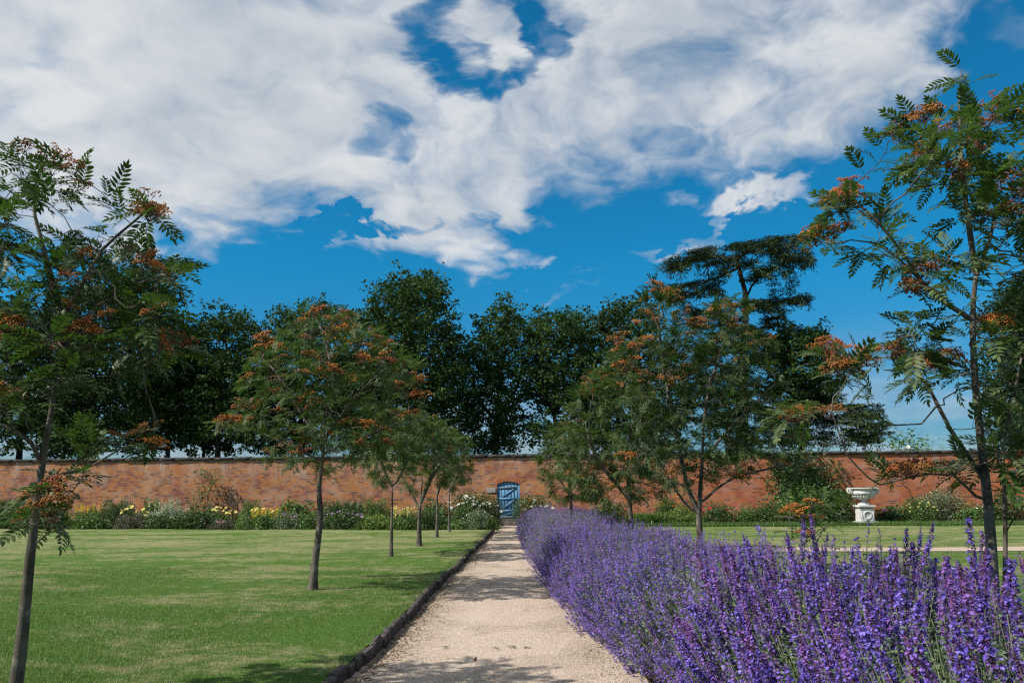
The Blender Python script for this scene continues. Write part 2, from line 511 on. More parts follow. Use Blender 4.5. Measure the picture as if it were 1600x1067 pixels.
petal_mat('catmint_calyx', (0.075, 0.024, 0.095), (0.24, 0.11, 0.26), 0.65, 0.25, (0.28, 0.11, 0.24))
petal_mat('berry_orange', (0.36, 0.105, 0.020), (0.52, 0.215, 0.050), 0.6, 0.12)
petal_mat('berry_tan', (0.36, 0.155, 0.042), (0.30, 0.14, 0.045), 0.6, 0.12)
petal_mat('berry_red', (0.28, 0.070, 0.030), (0.42, 0.14, 0.05), 0.6, 0.12)
petal_mat('petal_white', (0.80, 0.78, 0.70), (0.74, 0.72, 0.62), 0.6, 0.25)
petal_mat('petal_yellow', (0.72, 0.52, 0.03), (0.60, 0.50, 0.05), 0.6, 0.25)
petal_mat('petal_pale_yellow', (0.78, 0.66, 0.16), (0.80, 0.72, 0.32), 0.6, 0.25)
petal_mat('petal_pink', (0.66, 0.28, 0.40), (0.72, 0.42, 0.52), 0.6, 0.25)
petal_mat('petal_mauve', (0.34, 0.18, 0.42), (0.46, 0.28, 0.50), 0.6, 0.25)
petal_mat('petal_red', (0.55, 0.03, 0.05), (0.62, 0.06, 0.06), 0.6, 0.2)
petal_mat('petal_orange', (0.72, 0.22, 0.03), (0.75, 0.32, 0.05), 0.6, 0.2)


# ------------------------------------------------------------------ mesh helpers
def mesh_np(name, V, F, mats, midx=None, smooth=False):
    V = np.ascontiguousarray(V, dtype=np.float32)
    F = np.ascontiguousarray(F, dtype=np.int32)
    k = F.shape[1]
    me = bpy.data.meshes.new(name)
    me.vertices.add(len(V))
    me.vertices.foreach_set('co', V.ravel())
    me.loops.add(F.size)
    me.loops.foreach_set('vertex_index', F.ravel())
    me.polygons.add(len(F))
    me.polygons.foreach_set('loop_start', np.arange(0, F.size, k, dtype=np.int32))
    try:
        me.polygons.foreach_set('loop_total', np.full(len(F), k, dtype=np.int32))
    except Exception:
        pass
    for mm in (mats if isinstance(mats, (list, tuple)) else [mats]):
        me.materials.append(MATS[mm])
    if midx is not None:
        me.polygons.foreach_set('material_index', np.ascontiguousarray(midx, dtype=np.int32))
    if smooth:
        me.polygons.foreach_set('use_smooth', np.ones(len(F), dtype=bool))
    me.update(calc_edges=True)
    return me


def link(name, data, parent=None, loc=None, kind=None, label=None, cat=None, group=None):
    ob = bpy.data.objects.new(name, data)
    COL.objects.link(ob)
    if parent is not None:
        ob.parent = parent
    if loc is not None:
        ob.location = loc
    if kind:
        ob['kind'] = kind
    if label:
        ob['label'] = label
    if cat:
        ob['category'] = cat
    if group:
        ob['group'] = group
    return ob


def thing(name, label, cat, loc=(0, 0, 0), group=None):
    e = link(name, None, None, tuple(float(q) for q in loc), None, label, cat, group)
    e.empty_display_size = 0.2
    return e


class MB:
    """collects triangles"""
    def __init__(self):
        self.V, self.F, self.M, self.n = [], [], [], 0

    def add(self, V, F, mi=0):
        V = np.asarray(V, float)
        F = np.asarray(F, int)
        self.V.append(V)
        self.F.append(F + self.n)
        self.M.append(np.full(len(F), mi))
        self.n += len(V)

    def box(self, x0, x1, y0, y1, z0, z1, mi=0):
        V = [(x, y, z) for z in (z0, z1) for y in (y0, y1) for x in (x0, x1)]
        Q = [(0, 2, 3, 1), (4, 5, 7, 6), (0, 1, 5, 4), (2, 6, 7, 3), (0, 4, 6, 2), (1, 3, 7, 5)]
        self.add(V, [tt for q in Q for tt in ((q[0], q[1], q[2]), (q[0], q[2], q[3]))], mi)

    def mesh(self, name, mats, smooth=False):
        return mesh_np(name, np.concatenate(self.V), np.concatenate(self.F), mats, np.concatenate(self.M), smooth)


def norm(a):
    return a / np.maximum(np.linalg.norm(a, axis=-1, keepdims=True), 1e-9)


def frames(X, Z):
    """rotation matrices (n,3,3) with columns X, Y, Z from a main axis X and an approximate normal Z"""
    X = norm(X)
    Y = norm(np.cross(Z, X))
    Z = np.cross(X, Y)
    return np.stack([X, Y, Z], axis=-1)


def instance(proto, P, R, S):
    """proto = (V, F, M); returns the joined arrays of len(P) placed copies"""
    V, F, M = proto
    n = len(P)
    S = np.asarray(S, float)
    if S.ndim == 1:
        S = np.repeat(S[:, None], 3, 1)
    VV = np.einsum('nij,nkj->nki', R, V[None] * S[:, None, :]) + P[:, None, :]
    FF = F[None] + (np.arange(n) * len(V))[:, None, None]
    return VV.reshape(-1, 3), FF.reshape(-1, 3), np.tile(M, n)


def join(parts):
    V, F, M, n = [], [], [], 0
    for v, f, m_ in parts:
        V.append(v)
        F.append(f + n)
        M.append(m_)
        n += len(v)
    return np.concatenate(V), np.concatenate(F), np.concatenate(M)


def unit(n):
    return norm(rng.normal(size=(n, 3)))


def leaf_quads(P, size, aspect=0.55, up=0.6, spread=1.0, X=None):
    """n small folded leaves (4 verts, 2 triangles)"""
    n = len(P)
    if X is None:
        X = unit(n)
        X[:, 2] *= 0.6
    Z = unit(n) * spread + np.array((0, 0, up))
    R = frames(X, Z)
    s = size * rng.uniform(0.65, 1.3, n)
    proto = (np.array([(-.5, 0, 0), (0.05, -aspect / 2, .10), (.5, 0, -.04), (0.05, aspect / 2, .10)]), np.array([(0, 1, 2), (0, 2, 3)]), np.zeros(2, int))
    return instance(proto, P, R, s)


def tube(pts, radii, sides=6):
    """triangulated tapering tube along pts"""
    pts = np.asarray(pts, float)
    n = len(pts)
    T = np.zeros_like(pts)
    T[1:-1] = pts[2:] - pts[:-2]
    T[0] = pts[1] - pts[0]
    T[-1] = pts[-1] - pts[-2]
    T = norm(T)
    ref = np.array((0.31, 0.83, 0.12))
    A = norm(np.cross(T, ref))
    B = np.cross(T, A)
    ang = np.arange(sides) * 2 * math.pi / sides
    ring = A[:, None, :] * np.cos(ang)[None, :, None] + B[:, None, :] * np.sin(ang)[None, :, None]
    V = (pts[:, None, :] + ring * np.asarray(radii)[:, None, None]).reshape(-1, 3)
    F = []
    for i in range(n - 1):
        for j in range(sides):
            a, b = i * sides + j, i * sides + (j + 1) % sides
            F += [(a, b, b + sides), (a, b + sides, a + sides)]
    V = np.vstack([V, pts[-1] + T[-1] * radii[-1]])
    e = len(V) - 1
    for j in range(sides):
        F.append(((n - 1) * sides + j, (n - 1) * sides + (j + 1) % sides, e))
    return V, np.array(F), np.zeros(len(F), int)


def resample(poly, step):
    poly = np.asarray(poly, float)
    # Catmull-Rom through the given points
    Pp = np.vstack([2 * poly[0] - poly[1], poly, 2 * poly[-1] - poly[-2]])
    outp = [poly[0]]
    for i in range(1, len(Pp) - 2):
        p0, p1, p2, p3 = Pp[i - 1:i + 3]
        k = max(1, int(np.linalg.norm(p2 - p1) / step))
        for j in range(1, k + 1):
            u = j / k
            outp.append(0.5 * (2 * p1 + (p2 - p0) * u + (2 * p0 - 5 * p1 + 4 * p2 - p3) * u * u + (3 * p1 - p0 - 3 * p2 + p3) * u ** 3))
    return np.array(outp)


def colonize(polys, attract, step, kill, iters=160, grav=0.0, jitter=0.12):
    """space colonisation from given stem polylines; returns nodes, parent indices, number of hand-laid nodes"""
    nodes, par = [], []
    for k, poly in enumerate(polys):
        q = resample(poly, step)
        if k == 0:
            prev = -1
        else:
            dd = np.linalg.norm(np.array(nodes) - q[0], axis=1)
            prev = int(dd.argmin())
            q = q[1:]
        for p in q:
            nodes.append(p)
            par.append(prev)
            prev = len(nodes) - 1
    nhand = len(nodes)
    first = len(resample(polys[0], step))
    A = np.asarray(attract, float)
    nd = np.array(nodes)
    D = np.linalg.norm(A[:, None] - nd[None], axis=2)
    best = D.argmin(1)
    bd = D.min(1)
    alive = bd > kill
    for it in range(iters):
        if not alive.any():
            break
        ids = np.unique(best[alive])
        new, newp = [], []
        nodes_a = np.array(nodes)
        for i in ids:
            sel = alive & (best == i)
            v = norm(A[sel] - nodes_a[i]).mean(0)
            v = v + rng.normal(size=3) * jitter + np.array((0, 0, grav))
            v = v / max(np.linalg.norm(v), 1e-6)
            new.append(nodes_a[i] + v * step)
            newp.append(int(i))
        base = len(nodes)
        new = np.array(new)
        nodes += list(new)
        par += newp
        dn = np.linalg.norm(A[:, None] - new[None], axis=2)
        j = dn.argmin(1)
        dm = dn.min(1)
        up = dm < bd
        best = np.where(up, base + j, best)
        bd = np.where(up, dm, bd)
        alive &= bd > kill
        if len(nodes) > 6000:
            break
    return np.array(nodes), np.array(par), first


def skeleton_parts(nodes, par, nfirst, r_base, r_tip, sides_trunk=9, sides=5):
    """radii by the pipe rule; the first polyline is the trunk, each subtree leaving it is a branch"""
    n = len(nodes)
    cnt = np.zeros(n)
    kids = [[] for _ in range(n)]
    for i in range(n):
        if par[i] >= 0:
            kids[par[i]].append(i)
    order = sorted(range(n), key=lambda i: -i)
    for i in order:
        if not kids[i]:
            cnt[i] += 1
        if par[i] >= 0:
            cnt[par[i]] += cnt[i]
    e = math.log(max(cnt[0], 3)) / math.log(r_base / r_tip)
    R = r_tip * np.maximum(cnt, 1) ** (1 / e)
    z0, z1 = nodes[0][2], nodes[nfirst - 1][2]
    trunk = list(range(nfirst))
    tr = R[trunk].copy()
    # a trunk tapers evenly even where no branch leaves it
    u = np.linspace(0, 1, nfirst)
    lin = r_base * (1 - 0.80 * u ** 0.85)
    tr = np.minimum(np.maximum(tr, lin * 0.8), np.maximum(lin, r_tip * 2))
    tr[0] *= 1.25
    tr[-1] = max(R[nfirst - 1], tr[-1] * 0.6)
    tr[:] = np.minimum.accumulate(tr)
    trunk_geo = tube(nodes[trunk], tr, sides_trunk)
    branches = []

    def chains(root, start):
        segs = []
        stack = [(start, root)]
        while stack:
            p, i = stack.pop()
            ch = [p, i]
            while kids[i]:
                ks = sorted(kids[i], key=lambda q: -cnt[q])
                for k2 in ks[1:]:
                    stack.append((i, k2))
                i = ks[0]
                ch.append(i)
            rr = R[ch].copy()
            rr[0] = min(rr[0], rr[1] * 1.15)
            segs.append(tube(nodes[ch], rr, sides))
        return segs
    for i in trunk:
        for k2 in kids[i]:
            if k2 >= nfirst or (par[k2] == i and k2 not in (i + 1,)):
                if k2 < nfirst:
                    continue
                branches.append((join(chains(k2, i)), cnt[k2]))
    return trunk_geo, branches, cnt, kids


def geo_obj(name, geo, mats, parent, origin, smooth=True, kind=None):
    V, F, M = geo
    me = mesh_np(name, V - np.asarray(origin), F, mats, M, smooth)
    return link(name, me, parent, None, kind)


def in_ellipsoid(n, shell=0.0):
    u = unit(n)
    r = rng.uniform(shell ** 3, 1, n) ** (1 / 3)
    return u * r[:, None]


# ------------------------------------------------------------------ setting: ground, lawns, path
WALL_ROT = rad(-2.5)
WALL_Y = 37.4
KERB_X = -1.79


def wall_y(x):
    return WALL_Y + math.tan(WALL_ROT) * x


def front_left(x):         # front edge of the flower bed left of the path
    return 31.2 + (-1.9 - x) * 0.125


def front_right(x):
    return 33.0


def sheet(name, fn, xs, ys, mat, kind='structure'):
    V = np.array([(x, y, fn(x, y)) for y in ys for x in xs])
    nx = len(xs)
    F = [(j * nx + i, j * nx + i + 1, (j + 1) * nx + i + 1, (j + 1) * nx + i) for j in range(len(ys) - 1) for i in range(nx - 1)]
    return link(name, mesh_np(name, V, F, mat), None, None, kind)


sheet('ground', lambda x, y: -0.16, np.linspace(-3000, 3000, 9), np.linspace(-600, 5000, 9), 'field')
sheet('gravel_path', lambda x, y: -0.105 + 0.012 * math.sin(x * 2.1 + y * .7) - 0.02 * (abs(x + .4) > 1.1), np.linspace(-1.86, 2.2, 12), np.linspace(-3, 37.6, 60), 'gravel_path')
# left lawn, its flower-bed side cut on a slant
V, F = [], []
ys = np.linspace(0, 1, 30)
xs = np.concatenate([[-60, -40, -30], np.linspace(-24, -1.80, 26)])
for v in ys:
    for x in xs:
        y1 = front_left(x)
        y = -4 + (y1 + 4) * v
        V.append((x, y, 0.012 * math.sin(x * .9) * math.sin(y * .55)))
nx = len(xs)
for j in range(len(ys) - 1):
    for i in range(nx - 1):
        a = j * nx + i
        F.append((a, a + 1, a + nx + 1, a + nx))
link('lawn_left', mesh_np('lawn_left', V, F, 'lawn_turf', smooth=True), None, None, 'structure')
sheet('lawn_right', lambda x, y: 0.01 * math.sin(x * .8) * math.sin(y * .5), np.linspace(1.7, 60, 30), np.linspace(-4, 33.0, 20), 'lawn_turf')
sheet('cross_path', lambda x, y: 0.016 + 0.01 * math.sin(x * .8) * math.sin(y * .5), np.linspace(2.4, 60, 30), np.array([20.3, 20.9, 21.5]), 'gravel_path')
sheet('flower_bed_left', lambda x, y: -0.035, np.linspace(-60, -1.86, 12), np.linspace(30.5, 40.4, 4), 'soil')
sheet('flower_bed_right', lambda x, y: -0.025, np.linspace(0.3, 60, 12), np.linspace(32.5, 38.6, 4), 'soil')
sheet('catmint_bed', lambda x, y: -0.07 + 0.03 * math.sin(x * 3 + y), np.linspace(0.95, 2.9, 8), np.linspace(-1, 33.5, 30), 'soil')

# ------------------------------------------------------------------ kerb of worn stones
kerb = link('kerb', None, None, (KERB_X, 0, 0), 'structure')
kerb['label'] = 'low edging of worn dark stones between lawn and gravel path'


def rough_block(name, lx, ly, lz, mat, jit=0.012, bev=0.02, seg=2, cuts=1):
    bm = bmesh.new()
    bmesh.ops.create_cube(bm, size=1)
    bmesh.ops.scale(bm, vec=(lx, ly, lz), verts=bm.verts)
    bmesh.ops.bevel(bm, geom=bm.edges[:], offset=bev, segments=seg, profile=0.6, affect='EDGES')
    for v in bm.verts:
        v.co += Vector((random.gauss(0, 1), random.gauss(0, 1), random.gauss(0, 1))) * jit
    bmesh.ops.triangulate(bm, faces=bm.faces[:])
    me = bpy.data.meshes.new(name)
    bm.to_mesh(me)
    bm.free()
    me.materials.append(MATS[mat])
    return me


kvar = [rough_block('kerb_stone', 0.078, 1.0, 0.24, 'kerb_stone', 0.006, 0.022) for _ in range(6)]
y = 1.2
while y < 31.0:
    L = random.uniform(0.24, 0.46)
    s = link('kerb_stone', random.choice(kvar), kerb, (random.gauss(0, .012) + 0.02 * math.sin(y * .8) + .012 * math.sin(y * 2.3), y + L / 2, -0.112 + random.gauss(0, .010)))
    s.scale = (random.uniform(.9, 1.15), L * 0.985, random.uniform(.95, 1.08))
    s.rotation_euler = (random.gauss(0, .02), random.gauss(0, .06), random.gauss(0, .022))
    y += L

# ------------------------------------------------------------------ brick wall with door
wall_top = float(at(827, 709, WALL_Y)[2])
COP = 0.15
wall = thing('brick_wall', 'long weathered orange brick garden wall with dark stone coping across the view', 'wall', (0, WALL_Y, 0))
wall.rotation_euler = (0, 0, WALL_ROT)


def on_wall(px, py):
    """pixel -> wall-local (x, z) on the wall's front face"""
    d = ray(px, py)
    tn = math.tan(WALL_ROT)
    t_ = WALL_Y / (d.y - tn * d.x)
    x, yy, z = d.x * t_, d.y * t_, CAMH + d.z * t_
    return x / math.cos(WALL_ROT), z


dx0, _ = on_wall(776.5, 790)
dx1, _ = on_wall(812.5, 790)
_, dz0 = on_wall(795, 811)
_, dz1 = on_wall(795, 752)
dz0 = max(dz0, 0.02)
dspring = dz1 - 0.13
dc = (dx0 + dx1) / 2
hw = (dx1 - dx0) / 2
rise = dz1 - dspring
arcR = (hw * hw + rise * rise) / (2 * rise)


def arch_z(x, extra=0.0):
    r_ = arcR + extra
    return dz1 - arcR + math.sqrt(max(r_ * r_ - (x - dc) ** 2, 0))


THICK = 0.46
H0 = wall_top - COP
outline = [(-46, -0.2), (dx0, -0.2)]
arcx = np.linspace(dx0, dx1, 13)
outline += [(x, arch_z(x)) for x in arcx] + [(dx1, -0.2), (46, -0.2), (46, H0), (-46, H0)]
bm = bmesh.new()
fv = [bm.verts.new((x, 0, z)) for x, z in outline]
f = bm.faces.new(fv)
ex = bmesh.ops.extrude_face_region(bm, geom=[f])
bmesh.ops.translate(bm, vec=(0, THICK, 0), verts=[v for v in ex['geom'] if isinstance(v, bmesh.types.BMVert)])
bmesh.ops.recalc_face_normals(bm, faces=bm.faces[:])
bmesh.ops.triangulate(bm, faces=bm.faces[:])
me = bpy.data.meshes.new('brickwork')
bm.to_mesh(me)
bm.free()
me.materials.append(MATS['brick_wall'])
link('brickwork', me, wall)

# coping stones: a low weathered ridge overhanging the face
def coping(name, seed):
    random.seed(seed)
    prof = [(-0.07, 0.0), (-0.075, 0.075), (-0.04, 0.115), (0.10, 0.155), (0.26, 0.165), (0.42, 0.155), (0.53, 0.115), (0.545, 0.075), (0.54, 0.0)]
    V, F = [], []
    for k, xx in enumerate((-0.5, -0.17, 0.17, 0.5)):
        for (yy, zz) in prof:
            V.append((xx, yy + random.gauss(0, .006), zz + (random.gauss(0, .007) if zz > 0 else 0)))
    n = len(prof)
    for k in range(3):
        for i in range(n - 1):
            a = k * n + i
            F += [(a, a + n, a + n + 1), (a, a + n + 1, a + 1)]
        F += [(k * n, k * n + n - 1, k * n + 2 * n - 1), (k * n, k * n + 2 * n - 1, k * n + n)]
    for i in range(1, n - 1):
        F += [(0, i, i + 1), (3 * n, 3 * n + i + 1, 3 * n + i)]
    return mesh_np(name, V, F, 'coping_stone')


cvar = [coping('coping_stone', 50 + i) for i in range(5)]
random.seed(11)
x = -45.9
while x < 45.5:
    L = random.uniform(0.7, 1.15)
    s = link('coping_stone', random.choice(cvar), wall, (x + L / 2, random.gauss(0, .006), H0 + 0.002))
    s.scale = (L - 0.008, 1, random.uniform(.80, .98))
    s.rotation_euler = (random.gauss(0, .012), random.gauss(0, .004), random.gauss(0, .004))
    x += L
# arch bricks round the door head
nb = 13
for i in range(nb):
    a0 = math.asin(min(1, hw / arcR)) * (-1.06 + 2.12 * (i + 0.5) / nb)
    s_me = bpy.data.meshes.get('arch_brick') or rough_block('arch_brick', 0.078, 0.20, 0.22, 'arch_brick', 0.002, 0.006, 1)
    r_ = arcR + 0.115
    s = link('arch_brick', s_me, wall, (dc + math.sin(a0) * r_, 0.092, dz1 - arcR + math.cos(a0) * r_))
    s.rotation_euler = (0, a0, 0)
px0, pz0 = on_wall(760.5, 762)
px1, pz1 = on_wall(774.5, 769.5)
s = link('stone_plaque', rough_block('stone_plaque', px1 - px0, 0.06, pz0 - pz1, 'plaque_stone', 0.003, 0.01), wall, ((px0 + px1) / 2, -0.005, (pz0 + pz1) / 2))
s['label'] = 'pale grey stone block set in brickwork beside the blue door'

# door
door = thing('garden_door', 'blue ledged and braced wooden door with arched head in brick wall', 'door',
             (dc * math.cos(WALL_ROT), WALL_Y + dc * math.sin(WALL_ROT), 0))
door.rotation_euler = (0, 0, WALL_ROT)
RY = 0.06                          # how far the boards sit back from the wall face
w_in = hw - 0.075
np_ = 6
bw = 2 * w_in / np_
for i in range(np_):
    xa, xb = -w_in + i * bw + 0.005, -w_in + (i + 1) * bw - 0.005
    mb = MB()
    zt0, zt1 = arch_z(dc + xa) - 0.075, arch_z(dc + xb) - 0.075
    y0_, y1_ = RY + random.uniform(-.003, .003), RY + 0.035
    V = [(xa, y0_, dz0 + .05), (xb, y0_, dz0 + .05), (xb, y0_, zt1), (xa, y0_, zt0), (xa, y1_, dz0 + .05), (xb, y1_, dz0 + .05), (xb, y1_, zt1), (xa, y1_, zt0)]
    Q = [(0, 1, 2, 3), (5, 4, 7, 6), (4, 0, 3, 7), (1, 5, 6, 2), (3, 2, 6, 7), (4, 5, 1, 0)]
    mb.add(V, [tt for q in Q for tt in ((q[0], q[1], q[2]), (q[0], q[2], q[3]))])
    link('door_plank', mb.mesh('door_plank', 'door_paint'), door)
mb = MB()
mb.box(-w_in, w_in, RY + 0.04, RY + 0.06, dz0 + .04, dspring - .08)
link('door_backing', mb.mesh('door_backing', 'door_weathered'), door)
DH = dspring - dz0
led = [dz0 + DH * q for q in (0.90, 0.585, 0.24)]
for i, zc in enumerate([led[0], led[1], led[2], dz0 + 0.09]):
    mb = MB()
    mb.box(-w_in + .03, w_in - (.10 if i == 0 else .03), RY - 0.022, RY - 0.004, zc - 0.05, zc + 0.05)
    link('door_ledge', mb.mesh('door_ledge', 'door_weathered' if i in (0, 3) else 'door_paint'), door)
for za, zb in ((led[1] + .05, led[0] - .05), (led[2] + .05, led[1] - .05), (dz0 + 0.14, led[2] - .05)):
    xa, xb = -w_in + 0.08, w_in - 0.26
    k = 0.085
    mb = MB()
    V = [(xa, RY - .020, za), (xa + k * 1.6, RY - .020, za), (xb + k * 1.6, RY - .020, zb), (xb, RY - .020, zb)]
    V += [(p[0], RY - .004, p[2]) for p in V]
    Q = [(0, 1, 2, 3), (5, 4, 7, 6), (4, 0, 3, 7), (1, 5, 6, 2), (3, 2, 6, 7), (4, 5, 1, 0)]
    mb.add(V, [tt for q in Q for tt in ((q[0], q[1], q[2]), (q[0], q[2], q[3]))])
    link('door_brace', mb.mesh('door_brace', 'door_paint'), door)
# frame: two posts and an arched head
for sx in (-1, 1):
    mb = MB()
    xa, xb = sorted((sx * w_in + sx * .004, sx * hw - sx * .002))
    mb.box(xa, xb, RY - 0.03, RY + 0.07, dz0, dspring - .045)
    link('door_post', mb.mesh('door_post', 'door_paint'), door)
mb = MB()
xs_ = np.linspace(-hw + .004, hw - .004, 13)
V = []
for xx in xs_:
    zt = arch_z(dc + xx) - .003
    for yy in (RY - .03, RY + .07):
        V += [(xx, yy, zt), (xx, yy, zt - .07)]
F = []
for i in range(12):
    a = i * 4
    b_ = a + 4
    F += [(a, b_, b_ + 1), (a, b_ + 1, a + 1), (a + 2, b_ + 3, b_ + 2), (a + 2, a + 3, b_ + 3), (a, a + 2, b_ + 2), (a, b_ + 2, b_), (a + 1, b_ + 1, b_ + 3), (a + 1, b_ + 3, a + 3)]
mb.add(V, F)
link('door_head', mb.mesh('door_head', 'door_paint'), door)
mb = MB()
mb.box(w_in - .30, w_in + .02, RY - .052, RY - .045, led[1] - .10, led[1] - .085)
mb.box(w_in - .16, w_in - .13, RY - .085, RY - .045, led[1] - .30, led[1] - .12)
link('door_latch', mb.mesh('door_latch', 'iron'), door)
st = thing('door_step', 'two dark stone steps at the foot of the blue door', 'step', door.location)
st.rotation_euler = (0, 0, WALL_ROT)
link('step_stone', rough_block('step_stone', 2 * hw + .1, 0.5, 0.12, 'step_stone', .004, .015), st, (0, 0.05, dz0 - 0.045))
link('step_stone', rough_block('step_stone', 2 * hw + .5, 0.42, 0.16, 'step_stone', .004, .015), st, (0, -0.38, max(dz0 - 0.18, -0.06)))

# ------------------------------------------------------------------ rowan trees
def rowan_leaf_proto(pairs, pts6, droop, seed):
    r = np.random.default_rng(seed)
    V, F, M = [], [], []

    def axis(u):
        return np.array((u * (1 - 0.10 * droop * u), 0, 0.10 * u - droop * 0.42 * u * u))

    def leaflet(p, d, nrm, L, wd):
        b = len(V)
        s = np.cross(nrm, d)
        s /= np.linalg.norm(s)
        if pts6:
            for u, w, h in ((0, 0, 0), (.30, .5, .05), (.68, .36, .03), (1, 0, -.06), (.68, -.36, .03), (.30, -.5, .05)):
                V.append(p + d * L * u + s * wd * w + nrm * L * h)
            F.extend([(b, b + 1, b + 5), (b + 1, b + 2, b + 4), (b + 1, b + 4, b + 5), (b + 2, b + 3, b + 4)])
            M.extend([0] * 4)
        else:
            for u, w, h in ((0, 0, 0), (.42, .5, .05), (1, 0, -.05), (.42, -.5, .05)):
                V.append(p + d * L * u + s * wd * w + nrm * L * h)
            F.extend([(b, b + 1, b + 2), (b, b + 2, b + 3)])
            M.extend([0] * 2)
    for k in range(pairs):
        u = 0.24 + 0.70 * k / (pairs - 1)
        p = axis(u)
        env = 0.62 + 0.38 * math.sin(math.pi * min(1, (k + 1.2) / (pairs + .6)))
        for sgn in (-1, 1):
            ang = rad(58 - 16 * u + r.normal() * 6)
            lift = 0.10 + r.normal() * 0.10
            d = np.array((math.cos(ang), sgn * math.sin(ang), lift - droop * .35 * u))
            d /= np.linalg.norm(d)
            nrm = np.array((0, -sgn * 0.30 + r.normal() * .15, 1.0))
            nrm = nrm - d * nrm.dot(d)
            nrm /= np.linalg.norm(nrm)
            leaflet(p, d, nrm, 0.30 * env * r.uniform(.9, 1.1), 0.088)
    d = axis(1) - axis(.9)
    d /= np.linalg.norm(d)
    leaflet(axis(.97), d, np.array((-d[2], 0, d[0])), 0.24, 0.085)
    # rachis
    b = len(V)
    us = (0, .35, .7, 1)
    for u in us:
        V.extend([axis(u) + np.array((0, .006, 0)), axis(u) + np.array((0, -.006, 0)), axis(u) + np.array((0, 0, -.010))])
    for k in range(3):
        for i in range(3 if pts6 else 1):
            a, c_ = b + k * 3 + i, b + k * 3 + (i + 1) % 3
            F.extend([(a, c_, c_ + 3), (a, c_ + 3, a + 3)])
            M.extend([1, 1])
    return np.array(V), np.array(F), np.array(M)


LEAF_HI = [rowan_leaf_proto(7, True, q, 90 + i) for i, q in enumerate((.25, .5, .8, 1.1))]
LEAF_LO = [rowan_leaf_proto(6, False, q, 80 + i) for i, q in enumerate((.3, .6, .9, 1.2))]


def berry_proto(n, seed, rb, open_=1.0):
    r = np.random.default_rng(seed)
    oct_v = np.array([(1, 0, 0), (-1, 0, 0), (0, 1, 0), (0, -1, 0), (0, 0, 1), (0, 0, -1)], float)
    oct_f = np.array([(0, 2, 4), (2, 1, 4), (1, 3, 4), (3, 0, 4), (2, 0, 5), (1, 2, 5), (3, 1, 5), (0, 3, 5)])
    parts = []
    # a corymb: several rounded sub-heads on a flattened dome
    sub = []
    for k in range(9):
        a = r.uniform(0, 2 * math.pi)
        q = math.sqrt(r.uniform(0, 1)) * 0.85
        sub.append((math.cos(a) * q, math.sin(a) * q, 0.42 * (1 - q * q) + r.normal() * .07))
    for i in range(n):
        s = sub[i % 9]
        u = r.normal(size=3)
        u /= np.linalg.norm(u)
        u[2] = abs(u[2]) * .9 - .2
        p = np.array(s) + u * 0.30 * r.uniform(.5, 1) ** .5
        rr = rb * r.uniform(.7, 1.25)
        parts.append((oct_v * rr * r.uniform(.8, 1.2, 3) + p, oct_f, np.zeros(8, int)))
    for s in sub:
        V, F, M = tube([(0, 0, -0.35), (s[0] * .5, s[1] * .5, s[2] * .3 - .12), (s[0], s[1], s[2])], [.022, .016, .012], 3)
        parts.append((V, F, M + 1))
    return join(parts)


def proto_mesh(name, pr, mats):
    return mesh_np(name, pr[0], pr[1], mats, pr[2])


LEAF_ME, BERRY_ME = {}, {}
for key, mt in (('dark', 'rowan_leaf'), ('light', 'rowan_leaf_light')):
    LEAF_ME[key, 'hi'] = [proto_mesh('leaf', p, [mt, 'shrub_stem']) for p in LEAF_HI]
    LEAF_ME[key, 'lo'] = [proto_mesh('leaf', p, [mt, 'shrub_stem']) for p in LEAF_LO]
for key in ('berry_orange', 'berry_tan', 'berry_red', 'petal_white'):
    BERRY_ME[key, 'hi'] = [proto_mesh('berry_cluster', berry_proto(210, 20 + i, .050), [key, 'dead_stem']) for i in range(3)]
    BERRY_ME[key, 'lo'] = [proto_mesh('berry_cluster', berry_proto(90, 40 + i, .078), [key, 'dead_stem']) for i in range(3)]


def project(p):
    v = CAMROT.transposed() @ (Vector(p) - Vector((0, 0, CAMH)))
    if v.z > -0.05:
        return None
    return 800 + v.x / -v.z * FPX, 533.5 - v.y / -v.z * FPX


